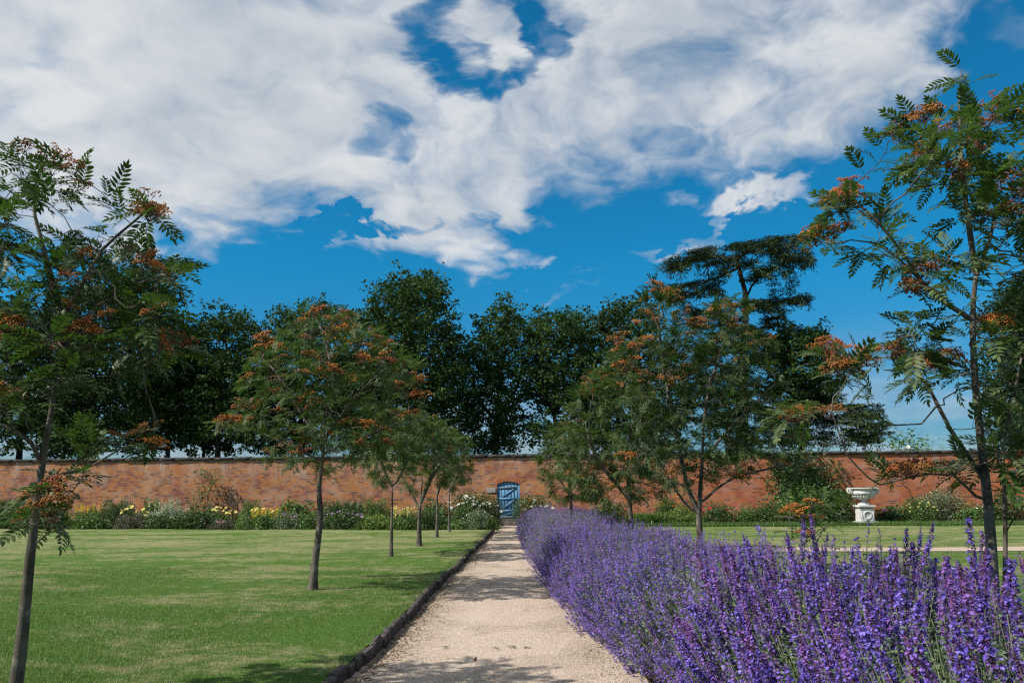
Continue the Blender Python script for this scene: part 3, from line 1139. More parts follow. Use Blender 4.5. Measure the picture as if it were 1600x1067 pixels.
def rowan(label, D, stems, blobs, n_leaf, n_berry, r_base, leaf_len=0.25, depth=1.0, tone='dark', n_obj=300, detail='lo',
          berries=(('berry_orange', .55), ('berry_tan', .25), ('berry_red', .20)), per_blob=None, step=0.11, seed=1, cluster=0.085, white=(), hot=()):
    """stems: polylines of (px, py, depth offset); blobs: (px, py, rx, ry[, weight]) in picture units at the tree's distance"""
    global rng
    rng = np.random.default_rng(seed)
    random.seed(seed)
    n_leaf = int(n_leaf * (2.0 if detail == 'hi' else 2.3))
    cluster *= 1.45
    polys = []
    for k, stp in enumerate(stems):
        polys.append(np.array([at(q[0], q[1], D + (q[2] if len(q) > 2 else 0)) for q in stp]))
    polys[0][0][2] = -0.03
    base = polys[0][0].copy()
    cx = np.mean([b[0] for b in blobs])
    hwid = max(abs(b[0] - cx) + b[2] for b in blobs)
    tot = sum(b[2] * b[3] * (b[4] if len(b) > 4 else 1) for b in blobs)
    A = []
    n_att = max(110, int(n_leaf * 0.26))
    for b in blobs:
        wgt = b[4] if len(b) > 4 else 1
        k = max(3, int(n_att * b[2] * b[3] * wgt / tot))
        for _ in range(k):
            a = random.uniform(0, 2 * math.pi)
            q = math.sqrt(random.uniform(0, 1))
            x_, y_ = b[0] + math.cos(a) * q * b[2], b[1] + math.sin(a) * q * b[3]
            dz_ = depth * math.sqrt(max(.12, 1 - ((x_ - cx) / (hwid * 1.05)) ** 2))
            off = b[5] if len(b) > 5 else 0
            A.append(at(x_, y_, D + off + (random.uniform(-dz_, dz_) if len(b) <= 5 else random.uniform(-.25, .25))))
    A = np.array(A)
    nodes, par, nf = colonize(polys, A, step, step * 1.15, jitter=0.16, grav=0.05)
    trunk, branches, cnt, kids = skeleton_parts(nodes, par, nf, r_base, 0.0034, 10, 5)
    root = thing('rowan_tree', label, 'tree', base, 'rowan trees lining the path')
    geo_obj('trunk', trunk, 'rowan_bark', root, base)
    big = [g for g, c_ in branches if c_ >= 3]
    small = [g for g, c_ in branches if c_ < 3]
    for g in big:
        geo_obj('branch', g, 'rowan_bark', root, base)
    if small:
        geo_obj('twig', join(small), 'rowan_bark', root, base, kind='stuff')
    # leaves sit on the outer twigs, in loose whorls near the tips
    tips = np.array([i for i in range(nf, len(nodes)) if cnt[i] <= 1.5])
    ends = np.array([i for i in range(nf, len(nodes)) if not kids[i]])
    pick = np.concatenate([rng.choice(ends, int(n_leaf * .62)), rng.choice(tips, n_leaf - int(n_leaf * .62))])
    tang = norm(nodes - nodes[np.maximum(par, 0)] + 1e-6)
    P = nodes[pick] + rng.normal(size=(n_leaf, 3)) * 0.012
    d = unit(n_leaf)
    d[:, 2] *= 0.45
    X = norm(d * 0.95 + tang[pick] * 0.75 + np.array((0, 0, 0.16)))
    Z = unit(n_leaf) * 0.42 + np.array((0, 0, 1.0))
    R = frames(X, Z)
    S = leaf_len * rng.uniform(.68, 1.18, n_leaf)
    kind = rng.integers(0, 4, n_leaf)
    protos = LEAF_HI if detail == 'hi' else LEAF_LO
    # those nearest the camera become leaves of their own
    camd = np.linalg.norm(P - np.array((0, 0, CAMH)), axis=1)
    vis = np.array([(lambda q: q is not None and -40 < q[0] < 1640 and -40 < q[1] < 1100)(project(p)) for p in P])
    order = np.argsort(camd - 100 * vis)
    own = order[:n_obj]
    rest = order[n_obj:]
    for i in own:
        ob = link('leaf', LEAF_ME[tone, detail][kind[i]], root)
        M4 = Matrix(np.vstack([np.hstack([R[i] * S[i], (P[i] - base)[:, None]]), [0, 0, 0, 1]]).tolist())
        ob.matrix_local = M4
    if len(rest):
        parts = []
        for k in range(4):
            sel = rest[kind[rest] == k]
            if len(sel):
                parts.append(instance(protos[k], P[sel], R[sel], S[sel]))
        V, F, M = join(parts)
        link('foliage', mesh_np('foliage', V - base, F, ['rowan_leaf' if tone == 'dark' else 'rowan_leaf_light', 'shrub_stem'], M), root, None, 'stuff')
    # flower / berry heads on the ends of shoots
    cand = rng.permutation(ends)
    if n_berry:
        # heads gather at the outside of the crown
        c0 = nodes[ends].mean(0)
        cand = sorted(cand, key=lambda i: -np.linalg.norm((nodes[i] - c0) * (1, .6, 1)) - rng.uniform(0, 1.0) - 0.35 * nodes[i][2])
        cand = cand[:int(n_berry * 2.2)]
        rng.shuffle(cand)
        cand = cand[:n_berry]
    placed = [(nodes[i], None) for i in cand]
    for q in hot:
        for _ in range(q[2]):
            pp = at(q[0] + random.gauss(0, q[3]), q[1] + random.gauss(0, q[3] * .6), D + (q[4] if len(q) > 4 else -0.2) + random.uniform(-.25, .25))
            j = ends[np.linalg.norm(nodes[ends] - pp, axis=1).argmin()]
            placed.append((0.35 * nodes[j] + 0.65 * pp, None))
    names = [b[0] for b in berries]
    wts = np.array([b[1] for b in berries])
    for p, _ in placed:
        key = rng.choice(names, p=wts / wts.sum())
        ob = link('berry_cluster', random.choice(BERRY_ME[key, detail]), root)
        ob.location = Vector((p - base + np.array((0, 0, .035))).tolist())
        s_ = cluster * random.uniform(.75, 1.35)
        ob.scale = (s_ * random.uniform(.85, 1.2), s_ * random.uniform(.85, 1.2), s_ * random.uniform(.75, 1.05))
        ob.rotation_euler = (random.gauss(0, .3), random.gauss(0, .3), random.uniform(0, 6.3))
    for (wx, wy) in white:
        p = at(wx, wy, D - 0.3)
        j = ends[np.linalg.norm(nodes[ends] - p, axis=1).argmin()]
        ob = link('flower_cluster', random.choice(BERRY_ME['petal_white', detail]), root)
        ob.location = Vector((0.2 * nodes[j] + 0.8 * p - base).tolist())
        ob.scale = (cluster, cluster, cluster * .6)
    return root


# near left tree
near_tree = rowan('tall rowan nearest the camera at the picture edge, slim leaning trunk on the lawn', 6.05,
      [[(20, 1098), (34, 1000), (46, 880), (58, 780), (70, 700), (84, 620), (94, 545), (97, 500)],
       [(97, 500), (80, 440), (66, 380), (52, 320), (60, 270), (72, 235)],
       [(97, 500, 0), (130, 440, -.1), (160, 390, -.15), (205, 350, -.1), (235, 325, 0)],
       [(90, 560, 0), (130, 500, .1), (180, 460, .2), (250, 430, .25)],
       [(66, 720, 0), (48, 690, -.1), (20, 672, -.15), (-30, 650, -.2)],
       [(52, 860, 0), (76, 832, -.05), (100, 800, -.1), (122, 770, -.1)],
       [(70, 740, 0), (130, 735, .1), (190, 700, .15), (240, 690, .1)],
       [(66, 400, 0), (30, 390, -.1), (-20, 385, -.15), (-70, 370, -.1)]],
      [(62, 260, 52, 42), (20, 300, 50, 45), (95, 310, 45, 22), (225, 345, 62, 34), (150, 400, 70, 45), (250, 415, 45, 40), (70, 430, 60, 40), (-40, 400, 60, 70),
       (200, 470, 95, 60), (80, 510, 90, 50), (-20, 500, 60, 60), (150, 560, 110, 50), (40, 590, 80, 45), (250, 560, 40, 40), (-40, 640, 60, 40), (235, 690, 52, 30), (165, 690, 45, 25),
       (110, 770, 42, 34), (85, 815, 40, 14), (30, 825, 26, 8)],
      430, 12, 0.056, 0.27, 0.85, 'dark', 300, 'hi', seed=3, cluster=0.085,
      hot=((60, 245, 3, 14), (235, 330, 4, 16), (190, 410, 2, 20), (245, 420, 3, 14), (10, 520, 2, 8), (95, 465, 3, 20), (135, 525, 3, 20), (270, 545, 2, 10), (262, 685, 2, 16), (205, 695, 1, 10), (90, 800, 2, 14), (80, 770, 1, 8), (45, 815, 2, 8), (0, 640, 2, 8)))
# second left tree
b2 = gnd(489, 921)
rowan('bushy rowan on the lawn with round crown full of orange berry heads, dark bent trunk', float(b2[1]),
      [[(489, 922), (491, 885), (497, 840), (501, 800), (498, 765), (503, 725), (506, 690), (505, 650)],
       [(503, 700), (480, 660), (455, 620), (430, 580), (410, 560)],
       [(505, 660), (520, 610), (515, 560), (500, 510), (490, 490)],
       [(503, 690), (540, 640), (575, 600), (610, 570)],
       [(501, 720), (440, 690), (390, 670), (350, 660)],
       [(502, 710), (550, 690), (600, 670), (640, 650)]],
      [(500, 505, 52, 30), (470, 550, 70, 40), (560, 540, 55, 34), (420, 580, 42, 42), (520, 600, 90, 45), (605, 590, 48, 45), (630, 630, 30, 32), (440, 650, 70, 36), (540, 660, 80, 40),
       (352, 660, 22, 10), (600, 670, 40, 30), (470, 705, 60, 22), (545, 700, 50, 22), (500, 740, 22, 14, .4)],
      1000, 56, 0.075, 0.25, 1.45, 'light', 300, 'lo', seed=5, step=0.14, cluster=0.105,
      hot=((495, 490, 3, 12), (395, 535, 3, 10), (430, 535, 2, 8), (555, 530, 3, 12), (540, 580, 3, 14), (600, 555, 3, 10), (655, 590, 3, 8), (340, 665, 4, 8), (505, 585, 3, 12), (530, 675, 4, 14), (500, 635, 3, 12), (565, 675, 3, 10), (490, 705, 2, 8), (430, 645, 2, 8), (650, 610, 2, 6)))
for (lab, bx, by, stm, bl, nl, nb_, rb, sd) in (
    ('slim rowan with pale straight stem, third along the lawn row beside the path', 611, 869,
     [[(611, 869), (612, 820), (613, 775), (612, 745)], [(612, 760), (600, 735), (592, 712)], [(613, 765), (628, 738), (640, 712)]],
     [(610, 690, 34, 38), (592, 720, 24, 30), (632, 720, 22, 34), (612, 660, 22, 20), (600, 750, 14, 12, .5)], 520, 7, .055, 8),
    ('rowan with dark forked trunk, fourth along the lawn row beside the path', 655, 853,
     [[(655, 853), (655, 815), (657, 785), (660, 750)], [(656, 795), (640, 765), (625, 742)], [(657, 785), (672, 750), (690, 720)]],
     [(665, 690, 38, 38), (650, 740, 30, 26), (690, 720, 24, 36), (665, 662, 22, 16), (640, 715, 20, 24)], 620, 8, .085, 9),
    ('slender rowan with thin grey stem, fifth along the lawn row near the roses', 682.5, 839,
     [[(682.5, 839), (683, 805), (683, 780), (684, 745)], [(683, 770), (692, 745), (700, 725)]],
     [(690, 700, 30, 34), (700, 740, 24, 24), (678, 725, 18, 24)], 480, 4, .06, 10),
    ('farthest small rowan of the lawn row, thin stem in front of white roses', 702, 831,
     [[(702, 831), (702, 800), (702, 775), (704, 745)], [(702, 770), (714, 745), (722, 720)]],
     [(715, 705, 22, 34), (722, 735, 18, 22), (703, 735, 16, 22)], 460, 4, .055, 12)):
    q = gnd(bx, by)
    rowan(lab, float(q[1]), stm, bl, nl, nb_, rb, 0.25, 1.1, 'light', 200, 'lo', seed=sd, step=0.17, cluster=0.10, berries=(('berry_tan', .6), ('berry_orange', .4)))

# right row
rowan('tall airy rowan at the picture edge beyond catmint, forked dark trunk and big orange heads', 6.2,
      [[(1556, 1075), (1553, 960), (1549, 860), (1543, 780), (1534, 700), (1524, 600), (1520, 500), (1526, 430), (1545, 380), (1556, 330)],
       [(1545, 760), (1512, 710), (1485, 670), (1465, 632), (1440, 590), (1400, 570)],
       [(1556, 1060, 0), (1568, 950, .15), (1571, 860, .2), (1570, 780, .2), (1567, 700, .15), (1580, 640, .1), (1596, 560, 0)],
       [(1520, 490), (1480, 475), (1440, 440), (1405, 405), (1370, 380), (1330, 375), (1290, 385)],
       [(1440, 440, 0), (1410, 395, -.1), (1370, 345, -.15), (1335, 315, -.15)],
       [(1540, 790, 0), (1512, 762, -.1), (1490, 742, -.15), (1450, 740, -.2), (1410, 748, -.25), (1375, 757, -.3)],
       [(1526, 430), (1515, 360), (1505, 280), (1500, 200), (1500, 140), (1503, 112)],
       [(1470, 640, 0), (1440, 662, .05), (1400, 664, .1), (1360, 665, .1)],
       [(1571, 830, .2), (1600, 790, .25), (1640, 770, .3)]],
      [(1508, 105, 12, 8, 1.2), (1500, 185, 85, 34), (1440, 215, 50, 26), (1560, 190, 60, 36), (1455, 265, 50, 26), (1540, 270, 80, 48), (1330, 318, 44, 26, 1.3), (1385, 348, 26, 18),
       (1290, 384, 32, 12), (1360, 392, 46, 18), (1420, 395, 40, 28), (1550, 350, 70, 44), (1440, 450, 44, 26), (1500, 420, 45, 40, .6), (1590, 430, 50, 60), (1640, 330, 60, 90),
       (1310, 570, 48, 36), (1400, 560, 50, 40), (1475, 575, 55, 34), (1440, 520, 60, 24), (1545, 530, 55, 40), (1250, 655, 26, 12), (1275, 640, 24, 20), (1570, 610, 45, 45), (1650, 580, 60, 80),
       (1360, 640, 40, 20, .6), (1445, 733, 44, 15), (1500, 725, 30, 14), (1385, 742, 22, 6), (1570, 690, 40, 30), (1620, 720, 40, 50)],
      560, 26, 0.056, 0.26, 0.8, 'light', 300, 'hi', seed=21, cluster=0.085, white=((1566, 352), (1592, 745), (1600, 795)),
      hot=((1460, 188, 2, 10), (1545, 155, 1, 8), (1330, 303, 7, 18), (1288, 378, 4, 12), (1440, 420, 3, 12), (1435, 452, 3, 8), (1500, 262, 2, 8), (1570, 290, 2, 10), (1310, 560, 5, 16), (1300, 585, 4, 14),
           (1400, 565, 4, 18), (1470, 575, 4, 16), (1500, 585, 3, 12), (1245, 660, 3, 8), (1280, 655, 2, 10), (1440, 735, 3, 10), (1560, 530, 2, 10), (1580, 340, 2, 8)))
rowan('large spreading rowan behind the catmint with several dark stems from one fork', 14.2,
      [[(1095, 905), (1094, 870), (1093, 830), (1092, 800), (1094, 770), (1097, 720), (1100, 660)],
       [(1093, 800), (1078, 770), (1068, 735), (1060, 690), (1045, 620), (1032, 540), (1030, 470)],
       [(1094, 790), (1118, 765), (1150, 745), (1190, 735), (1230, 725)],
       [(1100, 660), (1110, 600), (1130, 540), (1142, 480)],
       [(1098, 720), (1140, 670), (1180, 630), (1210, 600)],
       [(1093, 805), (1070, 785), (1040, 740), (1010, 690)]],
      [(1030, 480, 30, 34), (1142, 490, 34, 30), (1000, 560, 44, 34), (1070, 540, 46, 36), (1150, 555, 60, 45), (1090, 620, 80, 45), (1010, 630, 44, 40), (1180, 625, 50, 40), (1060, 690, 70, 36), (1150, 690, 70, 34),
       (1210, 700, 45, 30), (1240, 740, 40, 16), (1000, 700, 40, 36), (1060, 745, 30, 18), (1130, 735, 44, 20)],
      1650, 50, 0.075, 0.26, 1.7, 'dark', 300, 'lo', seed=23, step=0.16, cluster=0.105, berries=(('berry_orange', .4), ('berry_tan', .45), ('berry_red', .15)),
      hot=((1030, 462, 4, 8), (1075, 503, 3, 8), (970, 525, 3, 8), (965, 580, 3, 10), (1000, 580, 3, 8), (1075, 590, 3, 10), (1045, 590, 2, 8), (1140, 480, 2, 8), (1180, 535, 2, 8)))
rowan('dense broad rowan between blue door and the spreading rowan, crown hanging to the catmint', 19.5,
      [[(987, 852), (986, 820), (984, 790), (982, 750), (978, 700), (970, 650)],
       [(984, 780), (950, 740), (925, 700), (915, 660)],
       [(982, 745), (1000, 720), (1020, 690)]],
      [(960, 595, 40, 28), (925, 640, 40, 36), (985, 640, 44, 40), (950, 690, 60, 40), (1000, 700, 44, 44), (915, 720, 44, 40), (960, 750, 60, 34), (1015, 760, 36, 20), (900, 680, 25, 26)],
      1500, 40, 0.085, 0.27, 1.5, 'light', 300, 'lo', seed=27, step=0.18, cluster=0.10, berries=(('berry_tan', .5), ('berry_orange', .5)),
      hot=((960, 590, 3, 8), (1000, 585, 2, 6), (915, 620, 2, 6), (905, 595, 2, 6), (958, 638, 3, 8), (1015, 655, 2, 8)))
rowan('small rowan nearest the blue door at the far end of the catmint', 27.5,
      [[(893, 838), (893, 810), (892, 785), (890, 755), (888, 720)],
       [(892, 775), (875, 750), (862, 725)], [(892, 770), (910, 745), (922, 725)]],
      [(885, 690, 34, 26), (868, 730, 30, 32), (905, 730, 34, 36), (885, 760, 34, 22), (925, 770, 24, 16), (855, 715, 18, 20)],
      1050, 10, 0.085, 0.27, 1.3, 'light', 200, 'lo', seed=29, step=0.2, cluster=0.10, berries=(('berry_tan', .6), ('berry_orange', .4)))

# ------------------------------------------------------------------ oaks and the cedar behind the wall
def oak(label, D, stems, blobs, n_clump, per, r_base, leaf=0.20, depth=3.5, mat='oak_leaf', seed=1, name='oak_tree', step=0.5, clump=0.55):
    global rng
    rng = np.random.default_rng(seed)
    random.seed(seed)
    n_clump, per, clump, leaf = int(n_clump * 1.35), int(per * 4.4), 1.0, leaf * 1.10
    polys = [np.array([at(q[0], q[1], D + (q[2] if len(q) > 2 else 0)) for q in stp]) for stp in stems]
    b0 = polys[0][0].copy()
    b0[2] = -0.2
    polys[0] = np.vstack([b0, polys[0]])
    base = b0.copy()
    cx = np.mean([b[0] for b in blobs])
    hwid = max(abs(b[0] - cx) + b[2] for b in blobs)
    tot = sum(b[2] * b[3] * (b[4] if len(b) > 4 else 1) for b in blobs)
    A = []
    for b in blobs:
        wgt = b[4] ** 0.6 if len(b) > 4 else 1
        k = max(3, int(n_clump * b[2] * b[3] * wgt / tot))
        for _ in range(k):
            a = random.uniform(0, 2 * math.pi)
            q = math.sqrt(random.uniform(0, 1))
            x_, y_ = b[0] + math.cos(a) * q * b[2], b[1] + math.sin(a) * q * b[3]
            dz_ = depth * math.sqrt(max(.15, 1 - ((x_ - cx) / (hwid * 1.05)) ** 2))
            A.append(at(x_, y_, D + random.uniform(-dz_, dz_)))
    nodes, par, nf = colonize(polys, np.array(A), step, step * 1.1, jitter=0.22)
    trunk, branches, cnt, kids = skeleton_parts(nodes, par, nf, r_base * 0.8, 0.018, 10, 5)
    root = thing(name, label, 'tree', base, 'trees standing behind the garden wall')
    geo_obj('trunk', trunk, 'oak_bark', root, base)
    for g, c_ in branches:
        if c_ >= 2:
            geo_obj('branch', g, 'oak_bark', root, base)
    ends = np.array([i for i in range(nf, len(nodes)) if not kids[i]])
    side = np.array([i for i in range(nf, len(nodes)) if kids[i] and cnt[i] <= 3])
    cen = np.concatenate([ends, rng.choice(side, max(1, int(len(side) * .30)), replace=False)])
    cl = np.repeat(cen, per)
    n = len(cl)
    # each shoot carries a few tufts, so the outline is ragged
    tuft = unit(len(cen) * 5).reshape(len(cen), 5, 3) * np.array((1, 1, .75)) * clump * rng.lognormal(-.45, .38, (len(cen), 5, 1))
    which = rng.integers(0, 5, n)
    ci = np.repeat(np.arange(len(cen)), per)
    P = nodes[cl] + tuft[ci, which] + in_ellipsoid(n) * np.array((1, 1, .66)) * clump * rng.lognormal(-.85, .35, (len(cen), 5, 1))[ci, which]
    V, F, M = leaf_quads(P, leaf, 0.62, 0.55)
    link('crown', mesh_np('crown', V - base, F, mat, M), root, None, 'stuff')
    return root


OY = 48.0
oak('dark broad oak behind the wall at the picture edge, behind the leaning rowan', OY + 2,
    [[(30, 712), (32, 660), (38, 600)], [(34, 680), (70, 610), (80, 560)]],
    [(20, 520, 80, 45), (60, 580, 75, 50), (-30, 600, 70, 70), (40, 645, 80, 34, .6), (0, 690, 90, 14, .7)], 380, 22, .42, 0.2, 4, 'oak_leaf_dark', 101)
oak('tall dark oak with thick black trunk behind the wall beside the leaning rowan', OY,
    [[(145, 712), (146, 660), (148, 610), (150, 560)], [(147, 640), (120, 590), (100, 550)], [(148, 620), (190, 570), (210, 530)]],
    [(190, 450, 70, 34), (240, 420, 44, 24, .8), (140, 490, 70, 40), (230, 490, 60, 45), (190, 540, 100, 42), (130, 590, 70, 34), (220, 600, 70, 30, .8), (170, 650, 90, 26, .45), (100, 690, 50, 14, .4)], 460, 22, .40, 0.2, 4.2, 'oak_leaf_dark', 102)
oak('slender oak with open lower branches showing sky, left of the bushy rowan', OY + 1,
    [[(262, 712), (263, 670), (264, 620), (266, 580)], [(263, 650), (290, 610), (300, 580)], [(264, 640), (240, 610), (232, 580)]],
    [(265, 530, 40, 30), (290, 565, 32, 30), (245, 580, 34, 30), (270, 620, 52, 28, .7), (285, 665, 40, 24, .5), (235, 670, 30, 18, .5)], 210, 20, .28, 0.19, 2.6, 'oak_leaf', 103)
oak('round-topped oak behind the wall between the slender oak and the bushy rowan', OY,
    [[(340, 712), (341, 670), (343, 620), (346, 570)], [(342, 650), (375, 610), (390, 570)], [(342, 640), (318, 600), (310, 570)]],
    [(350, 506, 46, 22), (325, 540, 40, 34), (385, 540, 42, 36), (350, 570, 62, 36), (320, 610, 36, 28, .8), (385, 610, 42, 30, .7), (350, 655, 56, 24, .5), (400, 670, 40, 22, .5)], 330, 22, .36, 0.19, 3.4, 'oak_leaf', 104)
oak('oak behind the wall with crown rising over the bushy rowan', OY + 2,
    [[(470, 712), (470, 670), (472, 610), (476, 560)], [(471, 640), (440, 590), (430, 560)], [(472, 620), (520, 570), (535, 540)]],
    [(480, 498, 44, 20), (535, 505, 36, 24), (450, 525, 44, 30), (510, 545, 60, 36), (440, 580, 50, 40), (530, 600, 50, 44), (470, 640, 80, 34, .6)], 330, 22, .36, 0.19, 3.4, 'oak_leaf', 105)
oak('tallest leafy oak behind the wall right of the bushy rowan', OY,
    [[(650, 712), (650, 670), (648, 600), (645, 540), (642, 500)], [(649, 630), (690, 580), (705, 550)], [(649, 630), (610, 580), (600, 550)]],
    [(628, 455, 40, 22), (665, 452, 32, 20), (610, 495, 42, 30), (665, 495, 46, 32), (640, 540, 78, 36), (600, 570, 44, 36), (695, 560, 36, 36), (650, 610, 86, 40), (690, 650, 44, 36), (610, 660, 40, 30), (720, 600, 20, 40), (650, 690, 80, 18)],
    520, 24, .45, 0.2, 4.4, 'oak_leaf', 106)
oak('pointed oak behind the wall above the rose bush', OY + 1,
    [[(775, 712), (775, 670), (778, 620), (784, 560)], [(776, 660), (745, 620), (740, 590)], [(777, 650), (805, 610), (815, 580)]],
    [(795, 484, 20, 18), (775, 510, 36, 24), (810, 515, 22, 24), (750, 545, 26, 30), (795, 555, 42, 34), (755, 600, 34, 38), (805, 605, 30, 40), (770, 650, 50, 34), (770, 690, 50, 16)], 330, 22, .36, 0.19, 3.4, 'oak_leaf', 107)
oak('oak with sky showing through thin middle branches, above the small rowan nearest the door', OY,
    [[(868, 712), (868, 680), (866, 630), (868, 580)], [(867, 640), (900, 600), (912, 570)], [(867, 650), (845, 600), (838, 570)]],
    [(865, 502, 34, 18), (895, 515, 28, 22), (845, 535, 26, 28), (885, 550, 44, 32), (850, 585, 30, 26, .8), (905, 595, 30, 34), (870, 625, 40, 24, .5), (850, 675, 34, 20, .4), (905, 660, 30, 30, .8)], 290, 22, .34, 0.19, 3.2, 'oak_leaf', 108)
oak('rounded oak behind the broad rowan, beside the cedar', OY + 3,
    [[(965, 712), (965, 670), (968, 610), (975, 560)], [(967, 630), (935, 590), (930, 560)], [(968, 620), (1010, 580), (1030, 560)]],
    [(985, 482, 34, 16), (950, 515, 36, 24), (1000, 510, 40, 28), (935, 550, 30, 34), (985, 560, 56, 40), (1040, 560, 40, 36), (960, 620, 60, 44), (1040, 630, 50, 44), (990, 680, 80, 26)], 340, 22, .38, 0.2, 3.8, 'oak_leaf_dark', 109)
oak('bright green rounded tree top behind the wall right of the cedar trunk', OY + 9,
    [[(1252, 712), (1252, 670), (1252, 620), (1252, 580)], [(1252, 640), (1230, 590), (1222, 560)], [(1252, 630), (1275, 590), (1285, 560)]],
    [(1255, 525, 34, 14), (1222, 540, 26, 20), (1280, 545, 22, 22), (1250, 570, 50, 30), (1250, 620, 56, 30)], 260, 24, .40, 0.2, 3.6, 'oak_leaf', 110)
oak('dark tree behind the wall at the picture edge beyond the airy rowan', OY - 2,
    [[(1590, 712), (1590, 660), (1592, 600), (1594, 540)], [(1591, 620), (1565, 580), (1558, 550)], [(1591, 600), (1630, 550), (1650, 520)]],
    [(1592, 470, 34, 26), (1570, 510, 28, 30), (1630, 500, 44, 44), (1575, 560, 32, 36), (1630, 580, 60, 50), (1580, 620, 36, 40), (1610, 670, 60, 36)], 380, 22, .40, 0.2, 3.8, 'oak_leaf_dark', 111)


for lab_, px_, w_, sd_ in (('low dark tree filling the belt behind the wall below the tall dark oak', 100, 70, 121),
                           ('low dark tree filling the belt behind the slender oak', 225, 66, 122),
                           ('low dark tree filling the belt between slender and round-topped oaks', 318, 56, 123),
                           ('low dark tree filling the belt behind the bushy rowan', 425, 66, 124),
                           ('low dark tree in the belt between bushy rowan and tallest oak', 565, 60, 125)):
    oak(lab_, OY + 10, [[(px_, 712), (px_ + 2, 690), (px_ - 3, 660), (px_, 630)], [(px_, 680), (px_ + w_ * .5, 640)], [(px_, 690), (px_ - w_ * .5, 645)]],
        [(px_ - 10, 590, w_ * .6, 26), (px_ + w_ * .4, 620, w_ * .5, 28), (px_ - w_ * .45, 630, w_ * .5, 30), (px_, 660, w_ * .9, 22, .8), (px_ + 12, 692, w_ * .9, 14, .9)], 170, 20, .3, .24, 3.0, 'oak_leaf_dark', sd_, 'broadleaf_tree')


